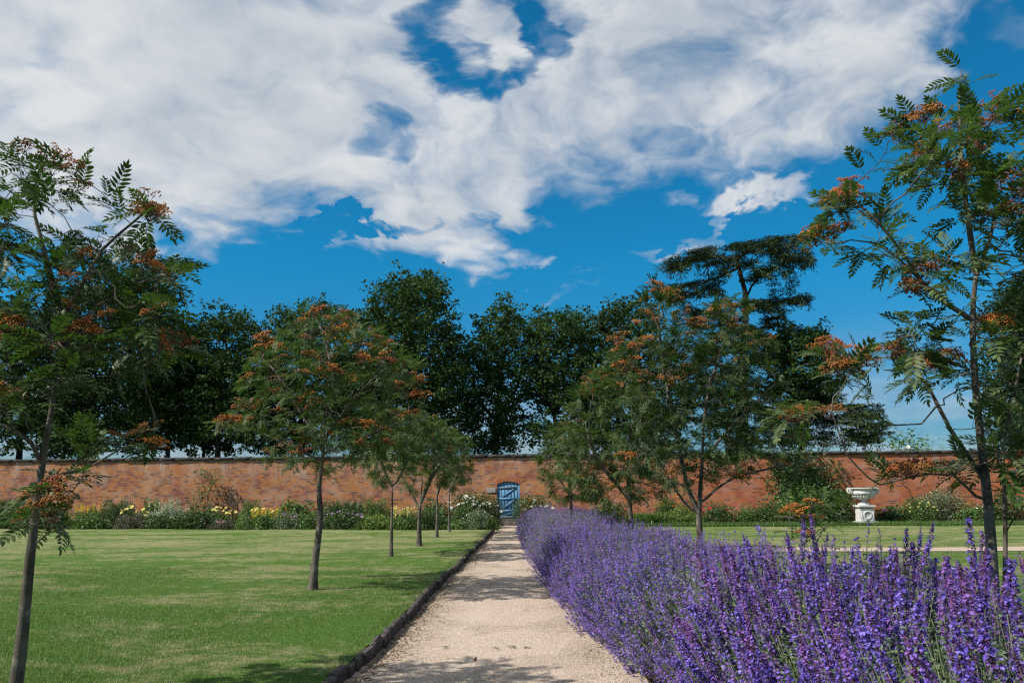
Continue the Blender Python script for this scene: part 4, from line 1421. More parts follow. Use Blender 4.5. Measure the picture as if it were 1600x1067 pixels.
def cedar():
    """flat-topped cedar: horizontal boughs that end in drooping sprays"""
    global rng
    rng = np.random.default_rng(77)
    random.seed(77)
    D = 56.0
    stems = [[(1160, 712), (1160, 660), (1161, 600), (1163, 540), (1165, 480), (1164, 455), (1157, 430), (1152, 405)],
             [(1166, 470), (1174, 448), (1190, 430), (1215, 412), (1240, 402)],
             [(1152, 420), (1130, 430), (1105, 440), (1080, 452)],
             [(1152, 405), (1120, 402), (1085, 405), (1055, 410)],
             [(1152, 402), (1180, 388), (1215, 380), (1245, 374)],
             [(1164, 474), (1190, 470), (1220, 470), (1250, 474)],
             [(1162, 530), (1185, 522), (1200, 520)], [(1162, 520), (1130, 500), (1095, 485)],
             [(1161, 560), (1200, 560), (1240, 580), (1280, 600)], [(1161, 600), (1220, 610), (1290, 630), (1350, 650)],
             [(1161, 580), (1120, 570), (1080, 570)], [(1160, 630), (1230, 645), (1310, 660), (1380, 672)]]
    blobs = [(1150, 386, 50, 7, 1.4), (1205, 376, 46, 7, 1.4), (1245, 370, 20, 4), (1095, 388, 22, 4), (1100, 404, 46, 8, 1.3), (1062, 412, 26, 8, 1.6), (1052, 422, 14, 8, 1.4), (1180, 398, 60, 8), (1235, 396, 34, 8), (1130, 418, 44, 6, .7),
             (1078, 448, 34, 7, 1.2), (1112, 456, 30, 7), (1062, 466, 18, 6), (1105, 508, 40, 8), (1150, 505, 30, 7), (1215, 502, 34, 8, .7), (1190, 535, 50, 10), (1205, 425, 30, 8), (1255, 415, 16, 12), (1195, 472, 34, 6, 1.2), (1238, 473, 30, 5), (1205, 490, 24, 8, .5), (1150, 482, 30, 7, .6), (1095, 487, 24, 6),
             (1180, 515, 34, 8), (1130, 540, 50, 12), (1200, 560, 50, 14), (1110, 580, 60, 18), (1270, 600, 60, 20), (1190, 605, 60, 18), (1330, 640, 50, 18), (1250, 650, 70, 18), (1110, 640, 70, 24), (1360, 670, 40, 14), (1200, 680, 90, 18), (1320, 690, 70, 10)]
    polys = [np.array([at(q[0], q[1], D) for q in stp]) for stp in stems]
    for k, p in enumerate(polys[1:]):
        p[1:, 1] += np.linspace(0, random.uniform(-2, 2), len(p) - 1)
    b0 = polys[0][0].copy()
    b0[2] = -0.2
    polys[0] = np.vstack([b0, polys[0]])
    base = b0.copy()
    A = []
    tot = sum(b[2] * b[3] ** .5 * (b[4] if len(b) > 4 else 1) for b in blobs)
    for b in blobs:
        wgt = b[4] if len(b) > 4 else 1
        for _ in range(max(4, int(760 * b[2] * b[3] ** .5 * wgt / tot))):
            a = random.uniform(0, 2 * math.pi)
            q = math.sqrt(random.uniform(0, 1))
            A.append(at(b[0] + math.cos(a) * q * b[2], b[1] + math.sin(a) * q * b[3], D + random.uniform(-2.6, 2.6)))
    nodes, par, nf = colonize(polys, np.array(A), 0.45, 0.5, jitter=0.15)
    trunk, branches, cnt, kids = skeleton_parts(nodes, par, nf, 0.62, 0.016, 10, 5)
    root = thing('cedar_tree', 'tall flat-topped cedar with tiered dark boughs rising above the other trees', 'tree', base)
    geo_obj('trunk', trunk, 'cedar_bark', root, base)
    for g, c_ in branches:
        geo_obj('bough', g, 'cedar_bark', root, base)
    outer = np.array([i for i in range(nf, len(nodes)) if cnt[i] <= 3])
    per = 62
    cl = np.repeat(outer, per)
    n = len(cl)
    tang = norm(nodes - nodes[np.maximum(par, 0)] + 1e-6)
    d = norm(tang[cl] * np.array((1, 1, .3)) * 0.9 + unit(n) * np.array((1, 1, .35)) + np.array((0, 0, -.10)))
    P = nodes[cl] + in_ellipsoid(n) * np.array((.62, .62, .12)) + np.array((0, 0, .05)) - np.abs(rng.normal(size=(n, 1))) * np.array((0, 0, .10))
    V, F, M = leaf_quads(P, 0.30, 0.19, 1.0, 0.6, X=d)
    ends = np.array([i for i in range(nf, len(nodes)) if not kids[i]])
    cl2 = np.repeat(ends, 30)
    d2 = norm(tang[cl2] * np.array((1, 1, 0)) + unit(len(cl2)) * .35 + np.array((0, 0, -.75)))
    P2 = nodes[cl2] + d2 * rng.uniform(.05, .95, (len(cl2), 1)) + rng.normal(size=(len(cl2), 3)) * .05
    g2 = leaf_quads(P2, 0.32, 0.17, .5, 1.0, X=d2)
    V, F, M = join([(V, F, M), g2])
    link('crown', mesh_np('crown', V - base, F, 'cedar_needle', M), root, None, 'stuff')


cedar()

# ------------------------------------------------------------------ border plants
def dome_points(n, w, dpt, h, shell=0.55):
    u = unit(n)
    u[:, 2] = np.abs(u[:, 2])
    r_ = rng.uniform(shell, 1.0, n) * (1 + 0.16 * np.sin(u[:, 0] * 7 + u[:, 1] * 5 + h * 9))
    return u * r_[:, None] * np.array((w / 2, dpt / 2, h))


def straps(n, w, h, width, lean=0.5):
    """arching strap leaves from a common base"""
    parts = []
    b = rng.normal(size=(n, 2)) * w * 0.16
    az_ = rng.uniform(0, 2 * math.pi, n)
    out_ = rng.uniform(.1, 1, n) * w * 0.5 * lean
    hh = h * rng.uniform(.65, 1.05, n)
    V, F = [], []
    for i in range(n):
        dr = np.array((math.cos(az_[i]), math.sin(az_[i]), 0))
        sd = np.array((-dr[1], dr[0], 0))
        p0 = np.array((b[i, 0], b[i, 1], 0))
        k0 = len(V)
        for u, wd in ((0, .8), (.4, 1.0), (.75, .7)):
            c_ = p0 + dr * out_[i] * u * u + np.array((0, 0, hh[i] * (u - .22 * lean * u * u)))
            V += [c_ - sd * width * wd / 2, c_ + sd * width * wd / 2]
        V.append(p0 + dr * out_[i] * 1.15 + np.array((0, 0, hh[i] * (1 - .36 * lean))))
        F += [(k0, k0 + 1, k0 + 3), (k0, k0 + 3, k0 + 2), (k0 + 2, k0 + 3, k0 + 5), (k0 + 2, k0 + 5, k0 + 4), (k0 + 4, k0 + 5, k0 + 6)]
    return np.array(V), np.array(F), np.zeros(len(F), int)


def blossom_proto(n, seed, cup=0.5):
    """a rounded flower of several petals round a centre, radius 1"""
    r = np.random.default_rng(seed)
    V, F = [], []
    for ring, (cnt_, tilt, L) in enumerate(((n, .35, 1.0), (n - 1, .85, .75), (3, 1.2, .5))):
        for i in range(cnt_):
            a = 2 * math.pi * i / cnt_ + ring * .5 + r.normal() * .1
            d = np.array((math.cos(a) * math.cos(tilt * cup), math.sin(a) * math.cos(tilt * cup), math.sin(tilt * cup) + .1))
            s = np.array((-math.sin(a), math.cos(a), 0))
            k0 = len(V)
            V += [np.zeros(3), d * L * .55 + s * .38 * L, d * L + np.array((0, 0, .12)), d * L * .55 - s * .38 * L]
            F += [(k0, k0 + 1, k0 + 2), (k0, k0 + 2, k0 + 3)]
    return np.array(V), np.array(F), np.zeros(len(F), int)


BLOOM = [blossom_proto(6, 5), blossom_proto(5, 6), blossom_proto(7, 8)]
BLOOM_ME = {}


def bloom_mesh(mat):
    if mat not in BLOOM_ME:
        BLOOM_ME[mat] = [proto_mesh('flower', p, [mat]) for p in BLOOM]
    return BLOOM_ME[mat]


def plant(name, label, px, w_px, top, row, style, mat, cat='plant', flower=None, nf=0, fsize=0.05, seed=0, leaf=0.09, dens=1.0, group='plants in the flower border', Y=None, fzone=0.75, aspect=0.55, base_h=0.0):
    global rng
    rng = np.random.default_rng(seed + 1000)
    random.seed(seed + 1000)
    if Y is None:
        x0 = at(px, 800, 34)[0]
        if px < 800:
            f0 = front_left(x0)
            Y = {'f': f0 + .45, 'm': f0 + 1.7, 'b': f0 + 3.4, 'w': wall_y(x0) - .35}[row]
        else:
            f0 = front_right(x0)
            Y = {'f': f0 + .75, 'm': f0 + 1.4, 'b': f0 + 2.1, 'w': wall_y(x0) - .4}[row]
    c0 = at(px, 800, Y)
    base = np.array((c0[0], Y, -0.03))
    w = w_px * 1.38 * Y / FPX
    h = float(at(px, top - 5, Y)[2]) + 0.03
    root = thing(name, label, cat, base, group)
    dpt = min(w, 1.3)
    area = w * h * 2.2
    if style in ('mound', 'shrub', 'rose', 'spires', 'climber'):
        n = int(area / (leaf * leaf) * 6.5 * dens)
        n = min(max(n, 200), 12000)
        Pp = dome_points(n, w, dpt, h * (.78 if style == 'spires' else .95), .35 if style in ('shrub', 'rose') else .5)
        if style == 'climber':
            Pp = np.stack([rng.normal(size=n) * w * .22, rng.uniform(-.15, .15, n), rng.uniform(0.05, 1, n) * h], 1)
            Pp[:, 0] += np.sin(Pp[:, 2] * 4) * w * .2
        # ragged clumps
        cl = unit(26) * np.array((w / 2, dpt / 2, h * .5)) * .82 + np.array((0, 0, h * .45))
        if style in ('shrub', 'rose'):
            j = rng.integers(0, 26, n // 2)
            Pp[:n // 2] = cl[j] + in_ellipsoid(n // 2) * min(w, h) * .27
        Pp[:, 2] = np.maximum(Pp[:, 2], 0.02)
        V, F, M = leaf_quads(Pp, leaf, aspect, .55)
        link('foliage', mesh_np('foliage', V, F, mat, M), root, None, 'stuff')
        segs = []
        for _ in range(9):
            tip = np.array((random.uniform(-.4, .4) * w, random.uniform(-.3, .3) * dpt, h * random.uniform(.5, .9)))
            segs.append(tube([(tip[0] * .1, tip[1] * .1, 0), tip * (.45, .45, .5), tip], [.014, .010, .005], 4))
        link('stem', mesh_np('stem', *[join(segs)[0], join(segs)[1]], 'shrub_stem'), root, None, 'stuff')
    if style in ('strap', 'iris', 'grass'):
        n = int(60 * max(1, w) * dens * (3 if style == 'grass' else 1.4))
        V, F, M = straps(n, w * 1.25, h, .014 if style == 'grass' else (.035 if style == 'strap' else .04), {'strap': .95, 'iris': .30, 'grass': .8}[style])
        link('foliage', mesh_np('foliage', V, F, mat, M), root, None, 'stuff')
    if flower and nf:
        if style == 'spires':
            parts = []
            for _ in range(nf):
                a = random.uniform(0, 6.28)
                q = math.sqrt(random.uniform(0, 1)) * .46
                p = np.array((math.cos(a) * q * w, math.sin(a) * q * dpt, 0))
                h0, h1 = h * random.uniform(.45, .65), h * random.uniform(.82, 1.02)
                k = 16
                Q = np.stack([np.full(k, p[0]), np.full(k, p[1]), np.linspace(h0, h1, k)], 1) + rng.normal(size=(k, 3)) * .018
                parts.append(leaf_quads(Q, fsize, .8, .2, 1.2))
            V, F, M = join(parts)
            link('flower_spire', mesh_np('flower_spire', V, F, flower, M), root, None, 'stuff')
        else:
            for _ in range(nf):
                u = unit(1)[0]
                u[2] = abs(u[2]) * (1 - fzone) + fzone
                u = u * np.array((1.25, 1.0, 1.0))
                q = u * np.array((w / 2, dpt / 2, h)) * random.uniform(.86, 1.04)
                q[0] = random.uniform(-.46, .46) * w if random.random() < .6 else q[0]
                q[1] = -abs(q[1]) if random.random() < .8 else q[1]
                q[2] = min(q[2], h * 1.03) * math.sqrt(max(.3, 1 - (q[0] / (w * .62)) ** 2)) * random.uniform(.86, 1.0)
                ob = link('flower', random.choice(bloom_mesh(flower)), root)
                ob.location = q.tolist()
                s_ = fsize * random.uniform(.8, 1.3)
                ob.scale = (s_, s_, s_)
                ob.rotation_euler = (random.uniform(.2, 1.0), random.gauss(0, .35), random.gauss(0, .6))
    return root


LP = [
    # name, label, px, width px, top py, row, style, leaf material, extras
    ('iris_clump', 'tall sword-leaved green clump at the picture edge below the wall', 22, 66, 777, 'b', 'iris', 'leaf_iris', dict(dens=3.0)),
    ('border_plant', 'low dark leafy mound beside the sword-leaved clump at the picture edge', 18, 54, 797, 'f', 'mound', 'leaf_dark', {}),
    ('shrub', 'leafy green mound just beside the leaning rowan trunk', 80, 60, 787, 'm', 'mound', 'leaf_mid', dict(leaf=.11)),
    ('border_plant', 'yellow-green leafy clump with yellow spires near the leaning rowan', 143, 40, 790, 'm', 'spires', 'leaf_mid', dict(flower='petal_yellow', nf=26, fsize=.055)),
    ('shrub', 'large fine-leaved dark green dome behind the lawn edge near the leaning rowan', 180, 52, 783, 'm', 'mound', 'leaf_dark', dict(leaf=.06, dens=.9)),
    ('border_plant', 'low broad-leaved edging mound under the yellow spires near the leaning rowan', 140, 46, 806, 'f', 'mound', 'leaf_mid', dict(leaf=.10)),
    ('border_plant', 'pale cream feathery flower head rising above yellow daylilies', 200, 18, 778, 'b', 'spires', 'leaf_grey', dict(flower='petal_white', nf=6, fsize=.04)),
    ('daylily', 'daylily clump with pale yellow flowers near the silver plume plant', 213, 32, 789, 'm', 'strap', 'leaf_strap', dict(flower='petal_pale_yellow', nf=14, fsize=.085)),
    ('shrub', 'small rounded bright green bush right behind the pale daylilies', 236, 30, 782, 'b', 'mound', 'leaf_mid', dict(leaf=.10)),
    ('border_plant', 'silver white plume plant standing pale against the wall', 264, 48, 783, 'm', 'spires', 'leaf_silver', dict(flower='leaf_silver', nf=26, fsize=.07, leaf=.06)),
    ('border_plant', 'purple-tinged low plant at the lawn edge below the pale daylilies', 208, 46, 806, 'f', 'mound', 'leaf_purple', dict(leaf=.06)),
    ('border_plant', 'dark green edging clump below the silver plume plant', 252, 46, 804, 'f', 'mound', 'leaf_dark', dict(leaf=.08)),
    ('border_plant', 'broad-leaved mid green mound right of the silver plume plant', 305, 50, 794, 'f', 'mound', 'leaf_dark', dict(leaf=.11)),
    ('wall_climber', 'sparse green climber trained up the brickwork above the daylilies', 320, 36, 738, 'w', 'climber', 'leaf_mid', dict(dens=.16, leaf=.10)),
    ('border_plant', 'grey-green feathery plant behind the big yellow daylilies', 330, 26, 790, 'm', 'mound', 'leaf_grey', dict(leaf=.05, dens=.7)),
    ('daylily', 'daylily clump thick with yellow flowers, largest yellow patch in the border', 350, 40, 792, 'm', 'strap', 'leaf_strap', dict(flower='petal_pale_yellow', nf=20, fsize=.085)),
    ('border_plant', 'dry reddish brown seed stalks standing above the yellow daylilies', 362, 14, 768, 'm', 'climber', 'leaf_purple', dict(dens=.12, leaf=.07)),
    ('shrub', 'rounded bright lime green bush by the wall behind yellow spires', 392, 32, 783, 'b', 'mound', 'leaf_mid', dict(leaf=.07)),
    ('border_plant', 'low pinkish mat at the lawn edge below the yellow daylilies', 350, 34, 815, 'f', 'mound', 'leaf_purple', dict(leaf=.05, flower='petal_pink', nf=8, fsize=.035)),
    ('border_plant', 'rounded leafy clump at the lawn edge just left of the yellow spires', 390, 36, 806, 'f', 'mound', 'leaf_mid', dict(leaf=.09)),
    ('border_plant', 'bright yellow spires in a dense clump at the lawn edge', 416, 36, 797, 'f', 'spires', 'leaf_mid', dict(flower='petal_yellow', nf=30, fsize=.05)),
    ('daylily', 'small daylily with a few yellow flowers above the bright yellow spires', 410, 28, 791, 'm', 'strap', 'leaf_strap', dict(flower='petal_pale_yellow', nf=9, fsize=.08)),
    ('shrub', 'wide big-leaved green mound left of the bent rowan trunk', 462, 66, 785, 'b', 'mound', 'leaf_mid', dict(leaf=.16)),
    ('border_plant', 'pinkish grey flowering mound at the lawn edge left of the bent trunk', 450, 44, 804, 'f', 'mound', 'leaf_grey', dict(leaf=.07, flower='petal_mauve', nf=10, fsize=.04)),
    ('border_plant', 'fresh green low mound around the bent rowan trunk', 486, 36, 803, 'f', 'mound', 'leaf_mid', dict(leaf=.09)),
    ('border_plant', 'deep green leafy mound right of the bent trunk against the wall', 515, 34, 786, 'm', 'mound', 'leaf_dark', dict(leaf=.11)),
    ('iris_clump', 'upright sword-leaved clump against the wall between bent and pale trunks', 542, 42, 779, 'b', 'iris', 'leaf_iris', dict(dens=3.0)),
    ('border_plant', 'mauve-flowered leafy mound at the lawn edge below the sword leaves', 538, 60, 799, 'f', 'mound', 'leaf_dark', dict(leaf=.09, flower='petal_mauve', nf=26, fsize=.045)),
    ('shrub', 'fine green dome against the wall just left of the pale rowan stem', 585, 50, 781, 'b', 'mound', 'leaf_mid', dict(leaf=.06)),
    ('border_plant', 'lime green frothy mound at the lawn edge by the pale stem', 584, 52, 806, 'f', 'mound', 'leaf_lime', dict(leaf=.08)),
    ('border_plant', 'cream and yellow spires right of the pale rowan stem', 632, 34, 794, 'm', 'spires', 'leaf_mid', dict(flower='petal_pale_yellow', nf=24, fsize=.06)),
    ('border_plant', 'low leafy mound between pale and forked rowan stems', 630, 36, 812, 'f', 'mound', 'leaf_mid', dict(leaf=.09)),
    ('border_plant', 'tall grassy deep green dome behind the forked rowan trunk', 668, 50, 793, 'f', 'spires', 'leaf_dark', dict(leaf=.06, flower='leaf_mid', nf=30, fsize=.05)),
    ('shrub', 'dark green shrub by the wall behind the grassy dome', 680, 40, 783, 'b', 'mound', 'leaf_dark', dict(leaf=.11)),
]
for i, (nm, lab, px, wp, tp, row, sty, mt, ex_) in enumerate(LP):
    plant(nm, lab, px, wp, tp, row, sty, mt, seed=i * 3 + 1, **ex_)
plant('rose_bush', 'tall white rose bush left of the blue door', 736, 60, 774, 'b', 'rose', 'leaf_dark', 'bush', 'petal_white', 24, .085, 301, .085, 1.1, None, fzone=.6)
plant('rose_bush', 'dark leafy rose bush spilling against the blue door frame', 764, 34, 781, 'b', 'rose', 'leaf_dark', 'bush', 'petal_white', 7, .075, 302, .085, 1.1, None, fzone=.6)
plant('shrub', 'glossy green shrub in front of the white rose bush', 728, 42, 793, 'm', 'mound', 'leaf_dark', 'shrub', None, 0, .05, 303, .08, 1.1)
plant('border_plant', 'greyish white-flowered mound at the path end near the door', 748, 36, 798, 'f', 'mound', 'leaf_grey', 'plant', 'petal_white', 12, .03, 304, .06)
plant('border_plant', 'bright green leafy clump at the corner of lawn and path', 764, 28, 812, 'f', 'mound', 'leaf_lime', 'plant', None, 0, .05, 305, .10, .8)
plant('border_plant', 'low green edging clump in front of the thinnest rowan stems', 712, 34, 814, 'f', 'mound', 'leaf_mid', 'plant', None, 0, .05, 306, .09, .9)
plant('rose_bush', 'white rose bush right of the blue door above the catmint', 834, 46, 777, None, 'rose', 'leaf_dark', 'bush', 'petal_white', 13, .085, 307, .085, .9, None, Y=36.0, fzone=.6)
RP = [
    ('shrub', 'dark shrub against the wall below the dense broad rowan', 950, 60, 785, 'b', 'mound', 'leaf_dark', dict(leaf=.1)),
    ('daylily', 'arching light green strap-leaved clump behind the catmint', 1008, 46, 794, 'f', 'strap', 'leaf_strap', dict(dens=3.0)),
    ('shrub', 'fresh green upright bush by the wall above the strap-leaved clump', 1040, 30, 778, 'w', 'mound', 'leaf_mid', dict(leaf=.09)),
    ('border_plant', 'bright green soft mound left of the dark forked trunk behind the catmint', 1066, 40, 793, 'f', 'mound', 'leaf_lime', dict(leaf=.07)),
    ('border_plant', 'orange-dotted tall thin flowers against the wall behind the forked trunk', 1072, 30, 763, 'w', 'climber', 'leaf_mid', dict(dens=.10, leaf=.06, flower='petal_orange', nf=12, fsize=.04)),
    ('shrub', 'dark green bush with red flowers right of the forked trunk', 1122, 46, 788, 'f', 'mound', 'leaf_dark', dict(leaf=.09, flower='petal_red', nf=7, fsize=.06)),
    ('border_plant', 'light green upright clump right of the red-flowered bush', 1166, 28, 792, 'f', 'mound', 'leaf_mid', dict(leaf=.07)),
    ('shrub', 'rounded dark green bush in the middle of the right-hand border', 1194, 34, 787, 'f', 'mound', 'leaf_dark', dict(leaf=.08)),
    ('climbing_shrub', 'tall dark glossy shrub climbing to the wall top left of the white urn', 1262, 74, 702, 'w', 'shrub', 'leaf_dark', dict(leaf=.15, dens=1.2)),
    ('shrub', 'leafy bright green bush at the foot of the tall climbing shrub', 1252, 76, 757, 'm', 'shrub', 'leaf_mid', dict(leaf=.13, dens=.9)),
    ('shrub', 'wide dark bush beside the white urn pedestal', 1304, 52, 772, 'm', 'shrub', 'leaf_dark', dict(leaf=.12)),
    ('border_plant', 'dark peony plant with one pink flower right of the urn', 1400, 34, 790, 'm', 'mound', 'leaf_dark', dict(leaf=.11, flower='petal_pink', nf=1, fsize=.11)),
    ('border_plant', 'small dark leafy plant close to the urn pedestal', 1378, 26, 797, 'm', 'mound', 'leaf_dark', dict(leaf=.09)),
    ('shrub', 'bush dotted with cream flowers right of the peony', 1434, 40, 783, 'm', 'shrub', 'leaf_mid', dict(leaf=.07, flower='petal_pale_yellow', nf=30, fsize=.04)),
    ('shrub', 'largest round pale green bush of the right-hand border against the wall', 1474, 56, 764, 'b', 'shrub', 'leaf_grey', dict(leaf=.08, dens=.9, flower='petal_white', nf=14, fsize=.04)),
    ('shrub', 'low green bush with tiny white flowers left of the airy rowan trunk', 1522, 44, 790, 'm', 'mound', 'leaf_mid', dict(leaf=.10, flower='petal_white', nf=8, fsize=.04)),
    ('shrub', 'green bush behind the trunks of the airy rowan', 1572, 50, 778, 'b', 'shrub', 'leaf_dark', dict(leaf=.11)),
    ('elder_bush', 'elder with flat cream flower heads peeping over the wall', 1432, 74, 680, None, 'shrub', 'leaf_mid', dict(Y=42.0, leaf=.16, dens=.5, flower='petal_white', nf=9, fsize=.16, fzone=.85)),
]
for i, (nm, lab, px, wp, tp, row, sty, mt, ex_) in enumerate(RP):
    plant(nm, lab, px, wp, tp, row, sty, mt, seed=400 + i * 3, **ex_)

# low arching branch with orange heads in front of the urn-side shrub: a young rowan
rowan('young low rowan with orange heads in front of the shrubs left of the urn', 12.0,
      [[(1292, 930), (1288, 890), (1280, 860), (1272, 835)], [(1276, 842), (1296, 815), (1318, 798)], [(1274, 838), (1250, 815), (1226, 806)]],
      [(1262, 800, 34, 16), (1300, 795, 30, 14), (1242, 815, 30, 14), (1290, 822, 30, 12), (1262, 838, 26, 9)], 60, 5, 0.016, 0.22, .5, 'light', 130, 'lo', seed=61, step=.09, cluster=.085,
      hot=((1238, 802, 3, 6), (1262, 790, 2, 6), (1275, 815, 2, 6)))

# ------------------------------------------------------------------ white urn on its pedestal
up = at(1352, 812, 33.6)
urn = thing('garden_urn', 'white stone urn with carved handles on a square pedestal before the wall', 'urn', (up[0], 33.6, -0.02))
s1 = 33.6 / FPX


def lathe(prof, sides=28, flute=0.0):
    V, F = [], []
    for (r_, z_) in prof:
        for j in range(sides):
            a = 2 * math.pi * j / sides
            rr = r_ * (1 + (flute * (j % 2) if 0.12 < z_ < 9 else 0))
            V.append((rr * math.cos(a), rr * math.sin(a), z_))
    for i in range(len(prof) - 1):
        for j in range(sides):
            a, b_ = i * sides + j, i * sides + (j + 1) % sides
            F += [(a, b_, b_ + sides), (a, b_ + sides, a + sides)]
    return V, F


zc = lambda py: float(at(1352, py, 33.6)[2]) + 0.02
zt, zl, zb, zs, zp = zc(762), zc(770), zc(779), zc(789), zc(791)
Rm = 20 * s1
mb = MB()
mb.add(*lathe([(.02, zb - .02), (.10, zb - .015), (.19, zb + .02), (Rm * .66, zb + .07), (Rm * .84, zl - .04), (Rm * .90, zl + .01), (Rm * .84, zl + .05), (Rm * .80, zt - .07), (Rm * .93, zt - .035), (Rm, zt - .02), (Rm * 1.0, zt),
              (Rm * .90, zt + .006), (Rm * .80, zt - .03), (Rm * .70, zt - .12), (.02, zt - .14)], 32))
bowl = link('bowl', mb.mesh('bowl', 'urn_stone', True), urn)
for k in range(20):                                   # gadroons under the bowl
    a = 2 * math.pi * k / 20
    mb = MB()
    mb.add(*tube([(math.cos(a) * .13, math.sin(a) * .13, zb - .012), (math.cos(a) * .23, math.sin(a) * .23, zb + .025), (math.cos(a) * Rm * .74, math.sin(a) * Rm * .74, zb + .095)], [.018, .032, .03], 6)[:2])
    link('gadroon', mb.mesh('gadroon', 'urn_stone', True), bowl)
for sx in (-1, 1):
    mb = MB()
    mb.add(*tube([(sx * Rm * .78, -.12, zt - .02), (sx * Rm * 1.02, -.14, zt - .03), (sx * Rm * 1.06, -.14, zl + .07), (sx * Rm * .98, -.13, zl + .0), (sx * Rm * .84, -.12, zl - .02)], [.035, .045, .038, .042, .03], 8)[:2])
    mb.add(*tube([(sx * Rm * .78, .12, zt - .02), (sx * Rm * 1.02, .14, zt - .03), (sx * Rm * 1.06, .14, zl + .07), (sx * Rm * .98, .13, zl + .0), (sx * Rm * .84, .12, zl - .02)], [.035, .045, .038, .042, .03], 8)[:2])
    link('handle', mb.mesh('handle', 'urn_stone', True), bowl)
    for yy in (-.14, .14):
        link('handle_mask', rough_block('handle_mask', .09, .09, .11, 'urn_stone', .006, .025), bowl, (sx * Rm * 1.0, yy, zt - .045))
mb = MB()
mb.add(*lathe([(.02, zs), (.24, zs), (.25, zs + .03), (.20, zs + .07), (.11, zs + .13), (.075, zs + .19), (.075, zb - .05), (.11, zb - .03), (.08, zb - .01)], 24))
link('foot', mb.mesh('foot', 'urn_stone', True), urn)
ped = link('pedestal', rough_block('pedestal', .56, .56, zp - .16, 'urn_stone', .002, .012), urn, (0, 0, (zp - .16) / 2 + .10))
pz = (zp - .16) / 2 + .10
link('pedestal_cap', rough_block('pedestal_cap', .68, .68, .075, 'urn_stone', .002, .02), ped, (0, 0, zs - .036 - pz))
link('pedestal_base', rough_block('pedestal_base', .76, .76, .16, 'urn_stone', .003, .045, 3), ped, (0, 0, .08 - pz))
mb = MB()
ringp = [(math.cos(a) * .145, -.295, .42 + math.sin(a) * .145) for a in np.linspace(0, 2 * math.pi, 25)]
mb.add(*tube(ringp, [.026] * 25, 6)[:2])
link('wreath', mb.mesh('wreath', 'urn_stone', True), ped, (0, 0, -pz))
mb = MB()
for sx in (-1, 1):
    mb.add(*tube([(sx * .05, -.29, .25), (sx * .15, -.295, .20), (sx * .22, -.29, .30), (sx * .23, -.29, .52)], [.016, .024, .02, .015], 6)[:2])
link('carved_swag', mb.mesh('carved_swag', 'urn_stone', True), ped, (0, 0, -pz))

# ------------------------------------------------------------------ catmint border
YE = np.array([0.0, 2, 4, 5.7, 8, 10, 13.6, 18, 25, 30, 33.2])
XL = np.array([1.25, 1.22, 1.16, 1.06, .74, .42, .10, -.22, -.62, -.80, -.86])
XR = np.array([3.4, 3.4, 3.4, 3.25, 3.0, 2.8, 2.6, 2.4, 2.2, 2.1, 2.0])
HT = np.array([1.06, 1.07, 1.10, 1.09, 1.03, .98, .93, .90, .88, .86, .84])


def mint_spike(whorls, per, hi, seed):
    """stem along +Z, tip at origin; whorls of two-lipped flowers in dark calyces"""
    r = np.random.default_rng(seed)
    parts = []
    L = 0.24
    bend = r.normal() * .02
    stem_pts = [(bend * 2, 0, -.50), (bend, 0, -.26), (0, 0, -.01)]
    V, F, M = tube(stem_pts, [.0028, .0024, .0014], 3)
    parts.append((V, F, M))
    z = -0.005
    for k in range(whorls):
        u = k / (whorls - 1)
        z = -L * (u ** 1.12)
        rr = 0.006 + 0.010 * min(1, u * 2.2 + .15) * r.uniform(.8, 1.15)
        rr *= 1.0 if hi else 0.82
        for j in range(per):
            a = r.uniform(0, 2 * math.pi)
            d = np.array((math.cos(a), math.sin(a), r.normal() * .30 + (.25 if hi else .6)))
            d /= np.linalg.norm(d)
            s = np.array((-math.sin(a), math.cos(a), 0))
            n_ = np.cross(d, s)
            p = np.array((bend * max(0, -z) * 3, 0, z + r.normal() * .006))
            # calyx
            c_v = [p + d * rr * .1, p + d * rr * .75 + s * .0042 * (1 if hi else 1.5), p + d * rr * .75 - s * .0042 * (1 if hi else 1.5)]
            if hi:
                c_v.append(p + d * rr * .8 + n_ * .006)
                parts.append((np.array(c_v), np.array([(0, 1, 2), (0, 1, 3), (0, 3, 2)]), np.full(3, 2)))
            elif j % 2 == 0:
                parts.append((np.array(c_v) + d * .002, np.array([(0, 1, 2)]), np.full(1, 2)))
            if r.uniform() < (.74 if u > .12 else .45):
                q = p + d * rr * .78
                w_ = (.0066 if hi else .0096) * r.uniform(.8, 1.25)
                l_ = (.0122 if hi else .0125) * r.uniform(.8, 1.25)
                tl = d * .8 + n_ * r.normal() * .5
                V = np.array([q, q + tl * l_ * .6 + s * w_, q + tl * l_ - n_ * .004, q + tl * l_ * .6 - s * w_])
                if hi:
                    V2 = np.array([q, q + (d * .5 + n_ * .9) * l_ * .55 + s * w_ * .7, q + (d * .5 + n_ * .9) * l_ * .55 - s * w_ * .7])
                    parts.append((V2, np.array([(0, 1, 2)]), np.full(1, 1)))
                parts.append((V, np.array([(0, 1, 2), (0, 2, 3)]), np.full(2, 1)))
    if hi:
        for k in range(5):                       # narrow grey leaves lower on the stem
            a = r.uniform(0, 6.28)
            z = -.28 - k * .042
            for sg in (0, math.pi):
                d = np.array((math.cos(a + sg), math.sin(a + sg), .5))
                s = np.array((-math.sin(a + sg), math.cos(a + sg), 0))
                p = np.array((0, 0, z))
                V = np.array([p, p + d * .016 + s * .007, p + d * .033, p + d * .016 - s * .007])
                parts.append((V, np.array([(0, 1, 2), (0, 2, 3)]), np.full(2, 3)))
    return join(parts)


